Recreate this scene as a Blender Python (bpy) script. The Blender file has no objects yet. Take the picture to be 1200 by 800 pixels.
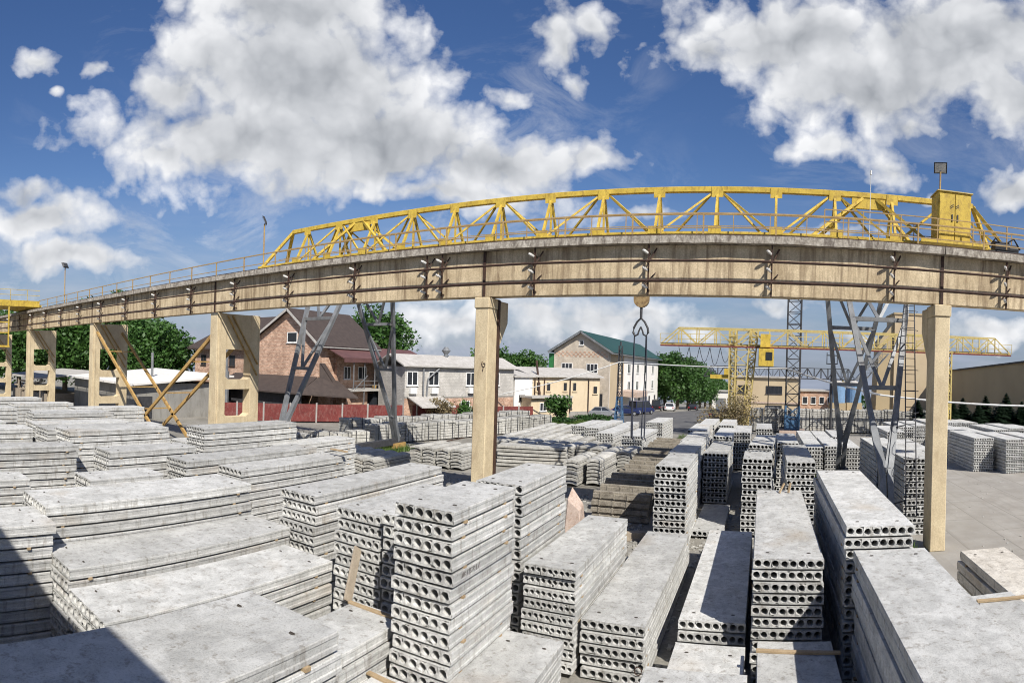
import bpy, math, random
from mathutils import Matrix, Vector
R = random.Random(11)
SC = bpy.context.scene
COL = SC.collection
rad = math.radians
PI = math.pi

# ------------------------------------------------------------------ materials
def new_mat(name):
    m = bpy.data.materials.new(name)
    m.use_nodes = True
    nt = m.node_tree
    b = nt.nodes['Principled BSDF']
    return m, nt, b

def N(nt, kind, **kw):
    n = nt.nodes.new(kind)
    for k, v in kw.items():
        setattr(n, k, v)
    return n

def mixrgb(nt, fac, a, b, mode='MIX'):
    n = nt.nodes.new('ShaderNodeMix')
    n.data_type = 'RGBA'
    n.blend_type = mode
    for i, v in ((0, fac), (6, a), (7, b)):
        if isinstance(v, (tuple, list)):
            n.inputs[i].default_value = (*v[:3], 1)
        elif isinstance(v, (int, float)):
            n.inputs[i].default_value = v
        else:
            nt.links.new(v, n.inputs[i])
    return n.outputs[2]

def math_(nt, op, a, b=None, c=None, clamp=False):
    n = nt.nodes.new('ShaderNodeMath')
    n.operation = op
    n.use_clamp = clamp
    for i, v in enumerate((a, b, c)):
        if v is None:
            continue
        if isinstance(v, (int, float)):
            n.inputs[i].default_value = v
        else:
            nt.links.new(v, n.inputs[i])
    return n.outputs[0]

def ramp(nt, fac, stops):
    n = nt.nodes.new('ShaderNodeValToRGB')
    el = n.color_ramp.elements
    while len(el) < len(stops):
        el.new(0.5)
    for e, (p, c) in zip(el, stops):
        e.position = p
        e.color = (*c, 1) if len(c) == 3 else c
    nt.links.new(fac, n.inputs[0])
    return n.outputs[0]

def noise(nt, vec, scale, detail=4, rough=0.55, dist=0.0):
    n = nt.nodes.new('ShaderNodeTexNoise')
    n.inputs['Scale'].default_value = scale
    n.inputs['Detail'].default_value = detail
    n.inputs['Roughness'].default_value = rough
    n.inputs['Distortion'].default_value = dist
    if vec is not None:
        nt.links.new(vec, n.inputs['Vector'])
    return n.outputs[0]

def scaled(nt, vec, s):
    n = nt.nodes.new('ShaderNodeMapping')
    n.inputs['Scale'].default_value = s
    nt.links.new(vec, n.inputs['Vector'])
    return n.outputs[0]

def wpos(nt):
    return nt.nodes.new('ShaderNodeNewGeometry').outputs['Position']

def rough_mat(name, c1, c2, scale=1.5, rough=0.9, bump=0.3, bscale=25., fine=0.25, metal=0.0,
              stain=None, stain_amt=0.5, stain_scale=(1.2, 1.2, .25), vary=0.0, lo=.5):
    """two-tone weathered surface with speckle, optional drip stains and a tint per object"""
    m, nt, b = new_mat(name)
    p = wpos(nt)
    a = noise(nt, p, scale, 5, .6)
    col = ramp(nt, a, [(.3, c1), (.7, c2)])
    f = noise(nt, p, bscale, 3, .7)
    dark = tuple(v * .55 for v in c1)
    col = mixrgb(nt, math_(nt, 'MULTIPLY', ramp(nt, f, [(.42, (1, 1, 1)), (.58, (0, 0, 0))]), fine), col, dark)
    if stain:
        s = noise(nt, scaled(nt, p, stain_scale), 2.2, 6, .65, .6)
        col = mixrgb(nt, math_(nt, 'MULTIPLY', ramp(nt, s, [(lo, (0, 0, 0)), (lo + .18, (1, 1, 1))]), stain_amt), col, stain)
    if vary:
        oi = nt.nodes.new('ShaderNodeObjectInfo').outputs['Random']
        v = math_(nt, 'MULTIPLY_ADD', oi, vary, 1 - vary / 2)
        hs = nt.nodes.new('ShaderNodeHueSaturation')
        nt.links.new(v, hs.inputs['Value'])
        nt.links.new(col, hs.inputs['Color'])
        col = hs.outputs[0]
    nt.links.new(col, b.inputs['Base Color'])
    b.inputs['Roughness'].default_value = rough
    b.inputs['Metallic'].default_value = metal
    b.inputs['Specular IOR Level'].default_value = .3
    if bump:
        bp = nt.nodes.new('ShaderNodeBump')
        bp.inputs['Strength'].default_value = bump
        bp.inputs['Distance'].default_value = .02
        nt.links.new(f, bp.inputs['Height'])
        nt.links.new(bp.outputs[0], b.inputs['Normal'])
    return m

def plain(name, c, rough=.6, metal=0.0, spec=.4):
    m, nt, b = new_mat(name)
    p = wpos(nt)
    a = noise(nt, p, 3, 4)
    nt.links.new(ramp(nt, a, [(.3, tuple(v * .82 for v in c)), (.7, tuple(min(1, v * 1.12) for v in c))]), b.inputs['Base Color'])
    b.inputs['Roughness'].default_value = rough
    b.inputs['Metallic'].default_value = metal
    b.inputs['Specular IOR Level'].default_value = spec
    return m

def slab_material(name, c1, c2):
    m, nt, b = new_mat(name)
    p = wpos(nt)
    oi = nt.nodes.new('ShaderNodeObjectInfo').outputs['Random']
    big = noise(nt, p, .55, 3, .6, .5)
    mid = noise(nt, scaled(nt, p, (1.0, .6, 3.)), 3.0, 5, .72, .5)
    fine = noise(nt, p, 38, 2, .75)
    streak = noise(nt, scaled(nt, p, (9, .5, 9)), 1.3, 3, .7)
    col = ramp(nt, big, [(.28, c1), (.72, c2)])
    col = mixrgb(nt, math_(nt, 'MULTIPLY', ramp(nt, mid, [(.34, (1, 1, 1)), (.56, (0, 0, 0))]), .5), col, tuple(v * .58 for v in c1))
    col = mixrgb(nt, math_(nt, 'MULTIPLY', ramp(nt, streak, [(.5, (0, 0, 0)), (.72, (1, 1, 1))]), .3), col, (.56, .55, .51))
    col = mixrgb(nt, math_(nt, 'MULTIPLY', ramp(nt, fine, [(.36, (1, 1, 1)), (.5, (0, 0, 0))]), .4), col, tuple(v * .5 for v in c1))
    pit = nt.nodes.new('ShaderNodeTexVoronoi')
    pit.inputs['Scale'].default_value = 7
    nt.links.new(p, pit.inputs['Vector'])
    col = mixrgb(nt, math_(nt, 'MULTIPLY', ramp(nt, pit.outputs['Distance'], [(.05, (1, 1, 1)), (.1, (0, 0, 0))]), .45), col, (.13, .125, .11))
    v3 = nt.nodes.new('ShaderNodeVectorMath'); v3.operation = 'ADD'
    cb3 = nt.nodes.new('ShaderNodeCombineXYZ'); nt.links.new(math_(nt, 'MULTIPLY', oi, 40.), cb3.inputs[0]); nt.links.new(math_(nt, 'MULTIPLY', oi, 91.), cb3.inputs[2])
    nt.links.new(p, v3.inputs[0]); nt.links.new(cb3.outputs[0], v3.inputs[1])
    patch = noise(nt, v3.outputs[0], 2.2, 6, .72, .4)
    col = mixrgb(nt, math_(nt, 'MULTIPLY', ramp(nt, patch, [(.50, (0, 0, 0)), (.62, (1, 1, 1))]), .35), col, tuple(min(1, v * 1.22) for v in c2))
    col = mixrgb(nt, math_(nt, 'MULTIPLY', ramp(nt, patch, [(.34, (1, 1, 1)), (.46, (0, 0, 0))]), .32), col, tuple(v * .62 for v in c1))
    drip = noise(nt, scaled(nt, v3.outputs[0], (5, 5, .9)), 1.6, 3, .7)
    col = mixrgb(nt, math_(nt, 'MULTIPLY', ramp(nt, drip, [(.54, (0, 0, 0)), (.68, (1, 1, 1))]), .55), col, (.19, .17, .14))
    rust = noise(nt, v3.outputs[0], .45, 3, .5)
    col = mixrgb(nt, math_(nt, 'MULTIPLY', ramp(nt, rust, [(.62, (0, 0, 0)), (.76, (1, 1, 1))]), .45), col, (.33, .255, .165))
    hs = nt.nodes.new('ShaderNodeHueSaturation')
    nt.links.new(math_(nt, 'MULTIPLY_ADD', oi, .34, .80), hs.inputs['Value'])
    nt.links.new(col, hs.inputs['Color'])
    nt.links.new(hs.outputs[0], b.inputs['Base Color'])
    b.inputs['Roughness'].default_value = .93
    b.inputs['Specular IOR Level'].default_value = .25
    bp = nt.nodes.new('ShaderNodeBump')
    bp.inputs['Strength'].default_value = .45
    bp.inputs['Distance'].default_value = .02
    nt.links.new(math_(nt, 'ADD', mid, math_(nt, 'MULTIPLY', fine, .5)), bp.inputs['Height'])
    nt.links.new(bp.outputs[0], b.inputs['Normal'])
    return m

def brick_mat(name, c1, c2, mortar, scale=1.0, axis='XZ', patch=None):
    m, nt, b = new_mat(name)
    p = wpos(nt)
    sp = nt.nodes.new('ShaderNodeSeparateXYZ')
    nt.links.new(p, sp.inputs[0])
    cb = nt.nodes.new('ShaderNodeCombineXYZ')
    nt.links.new(math_(nt, 'ADD', sp.outputs[0], sp.outputs[1]), cb.inputs[0])
    nt.links.new(sp.outputs[2], cb.inputs[1])
    br = nt.nodes.new('ShaderNodeTexBrick')
    br.inputs['Scale'].default_value = 1.6 * scale
    br.inputs['Color1'].default_value = (*c1, 1)
    br.inputs['Color2'].default_value = (*c2, 1)
    br.inputs['Mortar'].default_value = (*mortar, 1)
    br.inputs['Mortar Size'].default_value = .018
    nt.links.new(cb.outputs[0], br.inputs['Vector'])
    col = br.outputs[0]
    n1 = noise(nt, p, .8, 6, .7)
    col = mixrgb(nt, math_(nt, 'MULTIPLY', ramp(nt, n1, [(.42, (1, 1, 1)), (.6, (0, 0, 0))]), .45), col, tuple(v * .5 for v in c1))
    n2 = noise(nt, p, 5, 4, .7)
    col = mixrgb(nt, math_(nt, 'MULTIPLY', ramp(nt, n2, [(.52, (0, 0, 0)), (.68, (1, 1, 1))]), .4), col, mortar)
    nt.links.new(col, b.inputs['Base Color'])
    b.inputs['Roughness'].default_value = .9
    return m

def leaf_mat(name, c1, c2, c3):
    m, nt, b = new_mat(name)
    p = wpos(nt)
    a = noise(nt, p, .55, 4, .6)
    f = noise(nt, p, 6, 2, .5)
    col = ramp(nt, a, [(.3, c1), (.52, c2), (.72, c3)])
    col = mixrgb(nt, math_(nt, 'MULTIPLY', f, .5), col, c2)
    nt.links.new(col, b.inputs['Base Color'])
    b.inputs['Roughness'].default_value = .55
    tr = nt.nodes.new('ShaderNodeBsdfTranslucent')
    nt.links.new(col, tr.inputs[0])
    mx = nt.nodes.new('ShaderNodeMixShader')
    mx.inputs[0].default_value = .3
    nt.links.new(b.outputs[0], mx.inputs[1])
    nt.links.new(tr.outputs[0], mx.inputs[2])
    nt.links.new(mx.outputs[0], nt.nodes['Material Output'].inputs[0])
    return m

M = {}
M['slab'] = slab_material('precast_concrete', (.43, .43, .41), (.57, .57, .55))
M['slab_old'] = slab_material('old_brown_concrete', (.44, .40, .34), (.58, .55, .49))
M['pocket'] = plain('loop_rust_and_pocket_shade', (.07, .06, .05), .9)  # rust of the loops, also the painted-in dark of their pockets
M['block'] = slab_material('block_concrete', (.40, .39, .35), (.53, .52, .48))
M['cream'] = rough_mat('cream_painted_concrete', (.52, .42, .27), (.68, .57, .37), 1.1, .85, .3, 18, .3, 0, (.30, .215, .125), .42, (1.0, 1.0, .3), lo=.5)
M['beam'] = rough_mat('stained_beam_concrete', (.44, .345, .215), (.70, .575, .385), .9, .88, .3, 18, .34, 0, (.145, .095, .055), .74, (1.7, 1.7, .14), lo=.47)
M['cap'] = rough_mat('grey_beam_flange', (.34, .30, .245), (.54, .50, .43), 2.2, .9, .5, 14, .5, 0, (.10, .08, .065), .8, (2.5, 2.5, .8), lo=.44)
M['rust'] = rough_mat('rusty_steel', (.035, .022, .018), (.085, .045, .03), 4, .75, .2, 40, .3)
M['darksteel'] = rough_mat('dark_steel', (.035, .036, .04), (.07, .07, .075), 4, .6, .1, 40, .3)
M['greysteel'] = rough_mat('grey_painted_steel', (.16, .17, .18), (.27, .28, .29), 1.5, .55, .12, 30, .25, .25, (.09, .07, .055), .4)
M['rustyellow'] = rough_mat('rusty_yellow_bracing', (.40, .25, .09), (.52, .34, .12), 2.5, .7, .2, 30, .35, 0, (.16, .07, .03), .7, (1.5, 1.5, 1.5))
M['yellow'] = rough_mat('yellow_crane_paint', (.50, .35, .05), (.68, .49, .085), 1.6, .6, .1, 24, .28, 0, (.18, .10, .035), .55, (2.2, 2.2, 1.2), lo=.49)
M['paleyellow'] = rough_mat('faded_yellow_paint', (.46, .36, .12), (.58, .47, .19), 1.4, .6, .08, 24, .2, 0, (.25, .14, .06), .45, (2, 2, .8))
M['railing'] = rough_mat('rusty_faded_railing', (.30, .19, .08), (.46, .33, .15), 3, .7, .1, 30, .3)
M['porcelain'] = plain('white_porcelain', (.58, .57, .54), .3)
M['wood'] = rough_mat('raw_timber', (.33, .24, .14), (.46, .35, .22), 5, .85, .3, 60, .3)
M['oldwood'] = rough_mat('weathered_timber', (.30, .25, .19), (.42, .36, .28), 5, .9, .3, 60, .4)
M['ground'] = rough_mat('yard_ground', (.20, .19, .165), (.31, .295, .26), .25, .95, .5, 8, .35, 0, (.12, .105, .08), .5, (.5, .5, .5))
M['asphalt'] = rough_mat('asphalt', (.085, .085, .088), (.14, .138, .135), .5, .9, .3, 30, .3, 0, (.2, .19, .17), .35, (.4, .4, .4))
M['brick'] = brick_mat('pink_brick', (.36, .20, .13), (.66, .43, .30), (.56, .47, .38), .95)
M['whitebrick'] = brick_mat('white_brick', (.48, .46, .42), (.58, .555, .51), (.34, .32, .29), .9)
M['greybrick'] = brick_mat('silicate_brick', (.52, .45, .36), (.60, .53, .43), (.42, .36, .29), 1.2)
M['roofbrown'] = rough_mat('brown_roof_tiles', (.052, .040, .036), (.078, .060, .052), 2, .75, .4, 12, .2)
M['roofgreen'] = rough_mat('green_metal_roof', (.008, .042, .03), (.014, .06, .042), 1, .45, .05, 12, .1)
M['roofgrey'] = rough_mat('grey_corrugated_roof', (.38, .36, .33), (.50, .48, .45), 1, .85, .3, 6, .2, 0, (.2, .18, .15), .4)
M['roofwhite'] = rough_mat('pale_roof_sheet', (.66, .64, .60), (.74, .72, .68), 1, .7, .1, 10, .1)
M['plaster'] = rough_mat('peach_plaster', (.56, .455, .31), (.64, .53, .37), .5, .85, .1, 20, .1, 0, (.42, .32, .2), .3, (1, 1, .3))
M['whitewall'] = rough_mat('white_plaster', (.72, .69, .64), (.80, .78, .74), .5, .85, .1, 20, .08)
M['tanwall'] = rough_mat('tan_plaster', (.47, .37, .24), (.54, .44, .29), .3, .85, .1, 14, .1)
M['tanmetal'] = rough_mat('tan_sheet_cladding', (.40, .315, .19), (.45, .355, .215), .3, .7, .1, 14, .08)
M['greywall'] = rough_mat('grey_plaster', (.24, .23, .21), (.33, .32, .29), .6, .9, .3, 16, .2, 0, (.14, .13, .11), .5)
M['redfence'] = rough_mat('red_painted_fence', (.13, .027, .025), (.20, .046, .04), .8, .8, .2, 8, .4, 0, (.24, .14, .12), .4, (2, 2, .8), lo=.48)
M['awning'] = rough_mat('maroon_sheet', (.10, .05, .048), (.14, .07, .065), 1, .65, .1, 12, .1)
M['glass'] = plain('dark_window_glass', (.03, .034, .04), .12, 0, .6)
M['whiteframe'] = plain('white_window_frame', (.74, .74, .72), .5)
M['green'] = plain('green_sheet', (.03, .16, .05), .6)
M['bluesteel'] = rough_mat('blue_painted_steel', (.045, .11, .21), (.08, .17, .29), 1.5, .55, .1, 30, .2, 0, (.12, .07, .05), .4)
M['blueplastic'] = plain('blue_tank', (.16, .27, .42), .6)
M['cable'] = plain('pale_cable', (.62, .62, .6), .6)
M['blackcable'] = plain('black_cable', (.02, .02, .022), .6)
M['wire_rope'] = plain('steel_wire_rope', (.05, .055, .075), .5, .3)
M['bark'] = rough_mat('tree_bark', (.07, .055, .04), (.13, .10, .075), 5, .95, .4, 20, .3)
M['leaf'] = leaf_mat('lime_foliage', (.026, .066, .014), (.055, .13, .025), (.10, .205, .04))
M['leafdark'] = leaf_mat('dark_foliage', (.018, .05, .012), (.035, .09, .018), (.06, .14, .028))
M['conifer'] = leaf_mat('conifer_foliage', (.008, .02, .009), (.014, .034, .014), (.022, .05, .02))
M['drybush'] = leaf_mat('dry_bush_foliage', (.16, .12, .065), (.24, .19, .10), (.26, .25, .11))
M['grass'] = leaf_mat('grass_blades', (.05, .09, .02), (.09, .15, .03), (.14, .20, .05))
M['rubber'] = plain('tyre_rubber', (.02, .02, .02), .9)
M['silver'] = plain('silver_car_paint', (.42, .44, .46), .3, .5)
M['bluecar'] = plain('dark_blue_car_paint', (.02, .03, .09), .25)
M['whitecar'] = plain('white_car_paint', (.75, .75, .75), .3)
M['blackcar'] = plain('black_car_paint', (.02, .02, .024), .25)
M['lampglass'] = plain('lamp_glass', (.45, .46, .46), .15, 0, .6)
M['redlens'] = plain('red_lens', (.4, .02, .02), .3)
M['sand'] = rough_mat('sand_and_gravel', (.32, .28, .22), (.44, .40, .33), 4, .95, .6, 20, .4)
M['pink'] = rough_mat('pinkish_concrete', (.45, .35, .29), (.55, .45, .38), 3, .9, .4, 20, .3, 0, (.25, .14, .08), .6, (3, 3, 3))

M['hookpaint'] = rough_mat('worn_hook_block_paint', (.30, .20, .09), (.44, .33, .17), 5, .7, .2, 30, .4, 0, (.10, .06, .035), .8, (3, 3, 3), lo=.45)
M['scribble'] = plain('faded_marker_paint', (.16, .15, .14), .9)
def paving_mat():
    m, nt, b = new_mat('concrete_paving')
    p = wpos(nt)
    br = nt.nodes.new('ShaderNodeTexBrick')
    br.offset = 0
    br.inputs['Scale'].default_value = 1
    br.inputs['Brick Width'].default_value = 6
    br.inputs['Row Height'].default_value = 2
    br.inputs['Mortar Size'].default_value = .03
    br.offset = .37
    br.inputs['Color1'].default_value = (.31, .295, .265, 1)
    br.inputs['Color2'].default_value = (.35, .33, .295, 1)
    br.inputs['Mortar'].default_value = (.20, .185, .16, 1)
    mp = nt.nodes.new('ShaderNodeMapping')
    mp.inputs['Rotation'].default_value = (0, 0, rad(90))
    nt.links.new(p, mp.inputs[0])
    nt.links.new(mp.outputs[0], br.inputs['Vector'])
    a = noise(nt, p, .7, 6, .65)
    col = mixrgb(nt, math_(nt, 'MULTIPLY', ramp(nt, a, [(.38, (1, 1, 1)), (.66, (0, 0, 0))]), .7), br.outputs[0], (.24, .22, .19))
    f = noise(nt, p, 20, 3, .7)
    col = mixrgb(nt, math_(nt, 'MULTIPLY', ramp(nt, f, [(.4, (1, 1, 1)), (.55, (0, 0, 0))]), .2), col, (.2, .18, .15))
    tk = noise(nt, scaled(nt, p, (2.2, .12, 1)), 1.0, 4, .6, .3)
    col = mixrgb(nt, math_(nt, 'MULTIPLY', ramp(nt, tk, [(.54, (0, 0, 0)), (.66, (1, 1, 1))]), .35), col, (.2, .185, .16))
    nt.links.new(col, b.inputs['Base Color'])
    b.inputs['Roughness'].default_value = .92
    return m
M['paving'] = paving_mat()

# ------------------------------------------------------------------ mesh helpers
WORLD = {}          # object name -> world location of its origin

class MB:
    def __init__(s):
        s.v = []; s.f = []; s.m = []
    def add(s, vs, fs, mi=0):
        b = len(s.v)
        s.v.extend([tuple(p) for p in vs])
        for f in fs:
            s.f.append(tuple(i + b for i in f)); s.m.append(mi)
        return s
    def box(s, x0, x1, y0, y1, z0, z1, mi=0):
        return s.add([(x0, y0, z0), (x1, y0, z0), (x1, y1, z0), (x0, y1, z0), (x0, y0, z1), (x1, y0, z1), (x1, y1, z1), (x0, y1, z1)],
                     [(0, 3, 2, 1), (4, 5, 6, 7), (0, 1, 5, 4), (1, 2, 6, 5), (2, 3, 7, 6), (3, 0, 4, 7)], mi)
    def bar(s, p, q, w, h=None, up=(0, 0, 1), mi=0):
        """rectangular bar from p to q, w across and h in the up direction"""
        h = w if h is None else h
        p = Vector(p); q = Vector(q); d = (q - p).normalized()
        u = Vector(up)
        if abs(d.dot(u)) > .97:
            u = Vector((0, 1, 0)) if abs(d.y) < .9 else Vector((1, 0, 0))
        sd = d.cross(u).normalized(); u2 = sd.cross(d).normalized()
        a = sd * (w / 2); c = u2 * (h / 2)
        vs = [p - a - c, p + a - c, p + a + c, p - a + c, q - a - c, q + a - c, q + a + c, q - a + c]
        return s.add(vs, [(0, 1, 2, 3), (7, 6, 5, 4), (0, 4, 5, 1), (1, 5, 6, 2), (2, 6, 7, 3), (3, 7, 4, 0)], mi)
    def tube(s, pts, r, n=6, mi=0, caps=True):
        pts = [Vector(p) for p in pts]
        rings = []
        for i, p in enumerate(pts):
            d = (pts[min(i + 1, len(pts) - 1)] - pts[max(i - 1, 0)]).normalized()
            u = Vector((0, 0, 1)) if abs(d.z) < .95 else Vector((1, 0, 0))
            a = d.cross(u).normalized(); b = a.cross(d)
            rr = r[i] if isinstance(r, (list, tuple)) else r
            rings.append([p + (a * math.cos(2 * PI * k / n) + b * math.sin(2 * PI * k / n)) * rr for k in range(n)])
        vs = [v for g in rings for v in g]
        fs = []
        for i in range(len(rings) - 1):
            for k in range(n):
                fs.append((i * n + k, i * n + (k + 1) % n, (i + 1) * n + (k + 1) % n, (i + 1) * n + k))
        if caps:
            fs.append(tuple(range(n - 1, -1, -1)))
            fs.append(tuple((len(rings) - 1) * n + k for k in range(n)))
        return s.add(vs, fs, mi)
    def prism(s, poly, off, mi=0):
        """polygon (3-D points) pushed along the vector off"""
        n = len(poly); o = Vector(off)
        vs = [Vector(p) for p in poly] + [Vector(p) + o for p in poly]
        fs = [tuple(range(n)), tuple(range(2 * n - 1, n - 1, -1))]
        for k in range(n):
            fs.append((k, n + k, n + (k + 1) % n, (k + 1) % n))
        return s.add(vs, fs, mi)
    def build(s, name, mat, parent=None, loc=None, smooth=False, rz=0, bevel=0):
        """link the collected faces (given in world space, or relative to loc) as one mesh object"""
        me = bpy.data.meshes.new(name)
        if parent is not None:
            ox = WORLD[parent.name]
            vs = [(x - ox[0], y - ox[1], z - ox[2]) for x, y, z in s.v]
        else:
            vs = s.v
        me.from_pydata(vs, [], s.f)
        mats = mat if isinstance(mat, (list, tuple)) else [mat]
        for k in mats:
            me.materials.append(k)
        if len(mats) > 1:
            me.polygons.foreach_set('material_index', s.m)
        if smooth:
            me.polygons.foreach_set('use_smooth', [True] * len(me.polygons))
        me.update()
        o = bpy.data.objects.new(name, me)
        COL.objects.link(o)
        if parent is not None:
            o.parent = parent
            WORLD[o.name] = WORLD[parent.name]
        else:
            WORLD[o.name] = (0, 0, 0)
            if loc is not None:
                o.location = loc; o.rotation_euler.z = rz
                WORLD[o.name] = tuple(loc)
        if bevel:
            bv = o.modifiers.new('bevel', 'BEVEL'); bv.width = bevel; bv.segments = 1
        return o

def tag(o, label, cat, group=None, kind=None):
    o['label'] = label
    o['category'] = cat
    if group: o['group'] = group
    o['kind'] = kind or 'thing'
    return o

def empty(name, loc, label, cat, group=None):
    o = bpy.data.objects.new(name, None)
    COL.objects.link(o)
    o.empty_display_size = .3
    o.location = loc
    WORLD[o.name] = tuple(loc)
    return tag(o, label, cat, group)

def structure(o, kind='structure'):
    o['kind'] = kind
    return o

def centred(mb, name, mat, base, label, cat, group=None, **kw):
    """a thing that is one mesh: origin moved to its base point"""
    mb.v = [(x - base[0], y - base[1], z - base[2]) for x, y, z in mb.v]
    return tag(mb.build(name, mat, loc=base, **kw), label, cat, group)

def gz(y):
    return -.05 * max(0., y - 95.)

def ordinal(k):
    return ['topmost', 'second', 'third', 'fourth', 'fifth', 'sixth', 'seventh', 'eighth', 'ninth', 'tenth', 'eleventh', 'twelfth', 'thirteenth', 'fourteenth'][k]

# ------------------------------------------------------------------ setting: ground, paving, road
def sheet(name, rows, mat):
    mb = MB()
    n = len(rows[0])
    vs = [p for r in rows for p in r]
    fs = []
    for i in range(len(rows) - 1):
        for k in range(n - 1):
            fs.append((i * n + k, i * n + k + 1, (i + 1) * n + k + 1, (i + 1) * n + k))
    mb.add(vs, fs)
    return structure(mb.build(name, mat))

ys = [-400, -60, 0, 30, 60, 95, 110, 140, 200, 300, 500, 900, 1600]
xs = [-1200, -300, -100, -40, 0, 40, 100, 300, 1200]
sheet('ground', [[(x, y, gz(y)) for x in xs] for y in ys], M['ground'])
sheet('pavement', [[(x, y, .004) for x in (5.6, 12, 20, 60)] for y in (12.4, 40, 64)], M['paving'])
sheet('road', [[(x, y, gz(y) + .006) for x in (-14.6, -11, -7.4)] for y in (62, 80, 95, 110, 140, 200, 300, 500)], M['asphalt'])
sheet('car_park', [[(x, y, .004) for x in (-26, -20, -14.62)] for y in (70, 80, 95)], M['asphalt'])

# ------------------------------------------------------------------ hollow-core slabs
def slab_geo(W, L, n, seed, seg=14, through=True):
    r = random.Random(seed)
    hgt = .203
    mb = MB()
    cw = W / n
    rr = min(.08, cw * .40)
    ang = [2 * PI * k / seg for k in range(seg)]
    def outer(a, cx):
        c, s_ = math.cos(a), math.sin(a)
        hx, hz = cw / 2, hgt / 2
        t = min(hx / abs(c) if abs(c) > 1e-6 else 1e9, hz / abs(s_) if abs(s_) > 1e-6 else 1e9)
        return cx + c * t, hgt / 2 + s_ * t
    corner = {}
    for q in (45, 135, 225, 315):
        k = min(range(seg), key=lambda i: abs((math.degrees(ang[i]) - q + 180) % 360 - 180))
        corner[k] = (1 if q in (45, 315) else -1, 1 if q < 180 else -1)
    for end in (0, 1):
        y0 = 0 if end == 0 else L
        yi = .9 if end == 0 else L - .9
        for i in range(n):
            cx = -W / 2 + cw * (i + .5)
            vo = []; vi = []; vd = []
            jx = r.uniform(-.006, .006); jz = r.uniform(-.008, .008); rr = min(.08, cw * .40) * r.uniform(.93, 1.03)
            for k, a in enumerate(ang):
                x, z = outer(a, cx)
                if k in corner:
                    x, z = cx + corner[k][0] * cw / 2, hgt / 2 + corner[k][1] * hgt / 2
                chip = (r.random() < .06) * r.uniform(.02, .07) * (1 if end == 0 else -1)
                vo.append((x, y0 + r.uniform(-.008, .008) + chip, z - (abs(chip) * .35 if z > .15 else 0)))
                w = 1 + r.uniform(-.03, .03)
                vi.append((cx + jx + math.cos(a) * rr * w, y0 + r.uniform(-.005, .005), hgt / 2 + jz + math.sin(a) * rr * w))
                vd.append((cx + math.cos(a) * rr, yi, hgt / 2 + math.sin(a) * rr))
            fs = []
            for k in range(seg):
                k2 = (k + 1) % seg
                f1 = (k, k2, seg + k2, seg + k); f2 = (seg + k, seg + k2, 2 * seg + k2, 2 * seg + k)
                if end == 1:
                    f1 = f1[::-1]; f2 = f2[::-1]
                fs += [f1, f2]
            cap = tuple(range(2 * seg, 3 * seg))
            fs.append(cap)
            mb.add(vo + vi + vd, fs)
    # long faces, the sides with a shallow key
    prof = [(0, 0), (0, .05), (.010, .065), (.010, .14), (.003, .155), (.004, .19), (.012, .203)]
    ny = max(3, int(L / .8))
    for sgn in (-1, 1):
        vs = []
        for j in range(ny + 1):
            y = L * j / ny
            wob = r.uniform(-.006, .006) if 0 < j < ny else 0
            for ins, z in prof:
                vs.append((sgn * (W / 2 - ins + wob * .5), y, z))
        m = len(prof)
        fs = []
        for j in range(ny):
            for k in range(m - 1):
                f = (j * m + k, (j + 1) * m + k, (j + 1) * m + k + 1, j * m + k + 1)
                fs.append(f if sgn < 0 else f[::-1])
        mb.add(vs, fs)
    top = []; nx = 4
    for j in range(ny + 1):
        for k in range(nx + 1):
            e = (k in (0, nx)) or (j in (0, ny))
            top.append(((W / 2 - .012) * (2 * k / nx - 1), L * j / ny, .203 + (0 if e else r.uniform(-.004, .004))))
    mb.add(top, [(j * (nx + 1) + k, j * (nx + 1) + k + 1, (j + 1) * (nx + 1) + k + 1, (j + 1) * (nx + 1) + k) for j in range(ny) for k in range(nx)])
    mb.add([(-W / 2, 0, 0), (W / 2, 0, 0), (W / 2, L, 0), (-W / 2, L, 0)], [(0, 3, 2, 1)])
    # lifting loops on flat dark discs that paint the shade of their pockets, two near each end
    for y in (.42, L - .42):
        for x in (-W * .3, W * .3):
            n_ = 8
            mb.add([(x + .045 * math.cos(2 * PI * k / n_) * (1 + r.uniform(-.2, .2)), y + .022 * math.sin(2 * PI * k / n_), .2075) for k in range(n_)], [tuple(range(n_))], 1)
            mb.tube([(x - .04, y, .204), (x - .03, y + .012, .215), (x + .03, y + .012, .216), (x + .04, y, .204)], .005, 4, 1)
    return mb

SLAB_CACHE = {}
def slab_mesh(W, L, n, var, old=False, seg=14):
    k = (W, L, n, var, old, seg)
    if k not in SLAB_CACHE:
        mb = slab_geo(W, L, n, hash((round(W * 100), round(L * 100), n, var)) & 0xffff, seg)
        me = bpy.data.meshes.new('hollow_core_slab')
        me.from_pydata(mb.v, [], mb.f)
        me.materials.append(M['slab_old'] if old else M['slab']); me.materials.append(M['pocket'])
        me.polygons.foreach_set('material_index', mb.m)
        me.update()
        SLAB_CACHE[k] = (me, mb)
    return SLAB_CACHE[k]

PITCH = .25
REST = MB()                       # deeper layers and far slabs past the countable ones
REST_BATTENS = MB()
N_SLAB = [0]; N_BATTEN = [0]

def add_rest(W, L, n, x, y, z, rz):
    mb = slab_mesh(W, L, n, 0, False, 8)[1]
    c, s_ = math.cos(rz), math.sin(rz)
    REST.add([(x + px * c - py * s_, y + px * s_ + py * c, z + pz) for px, py, pz in mb.v], mb.f)

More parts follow.
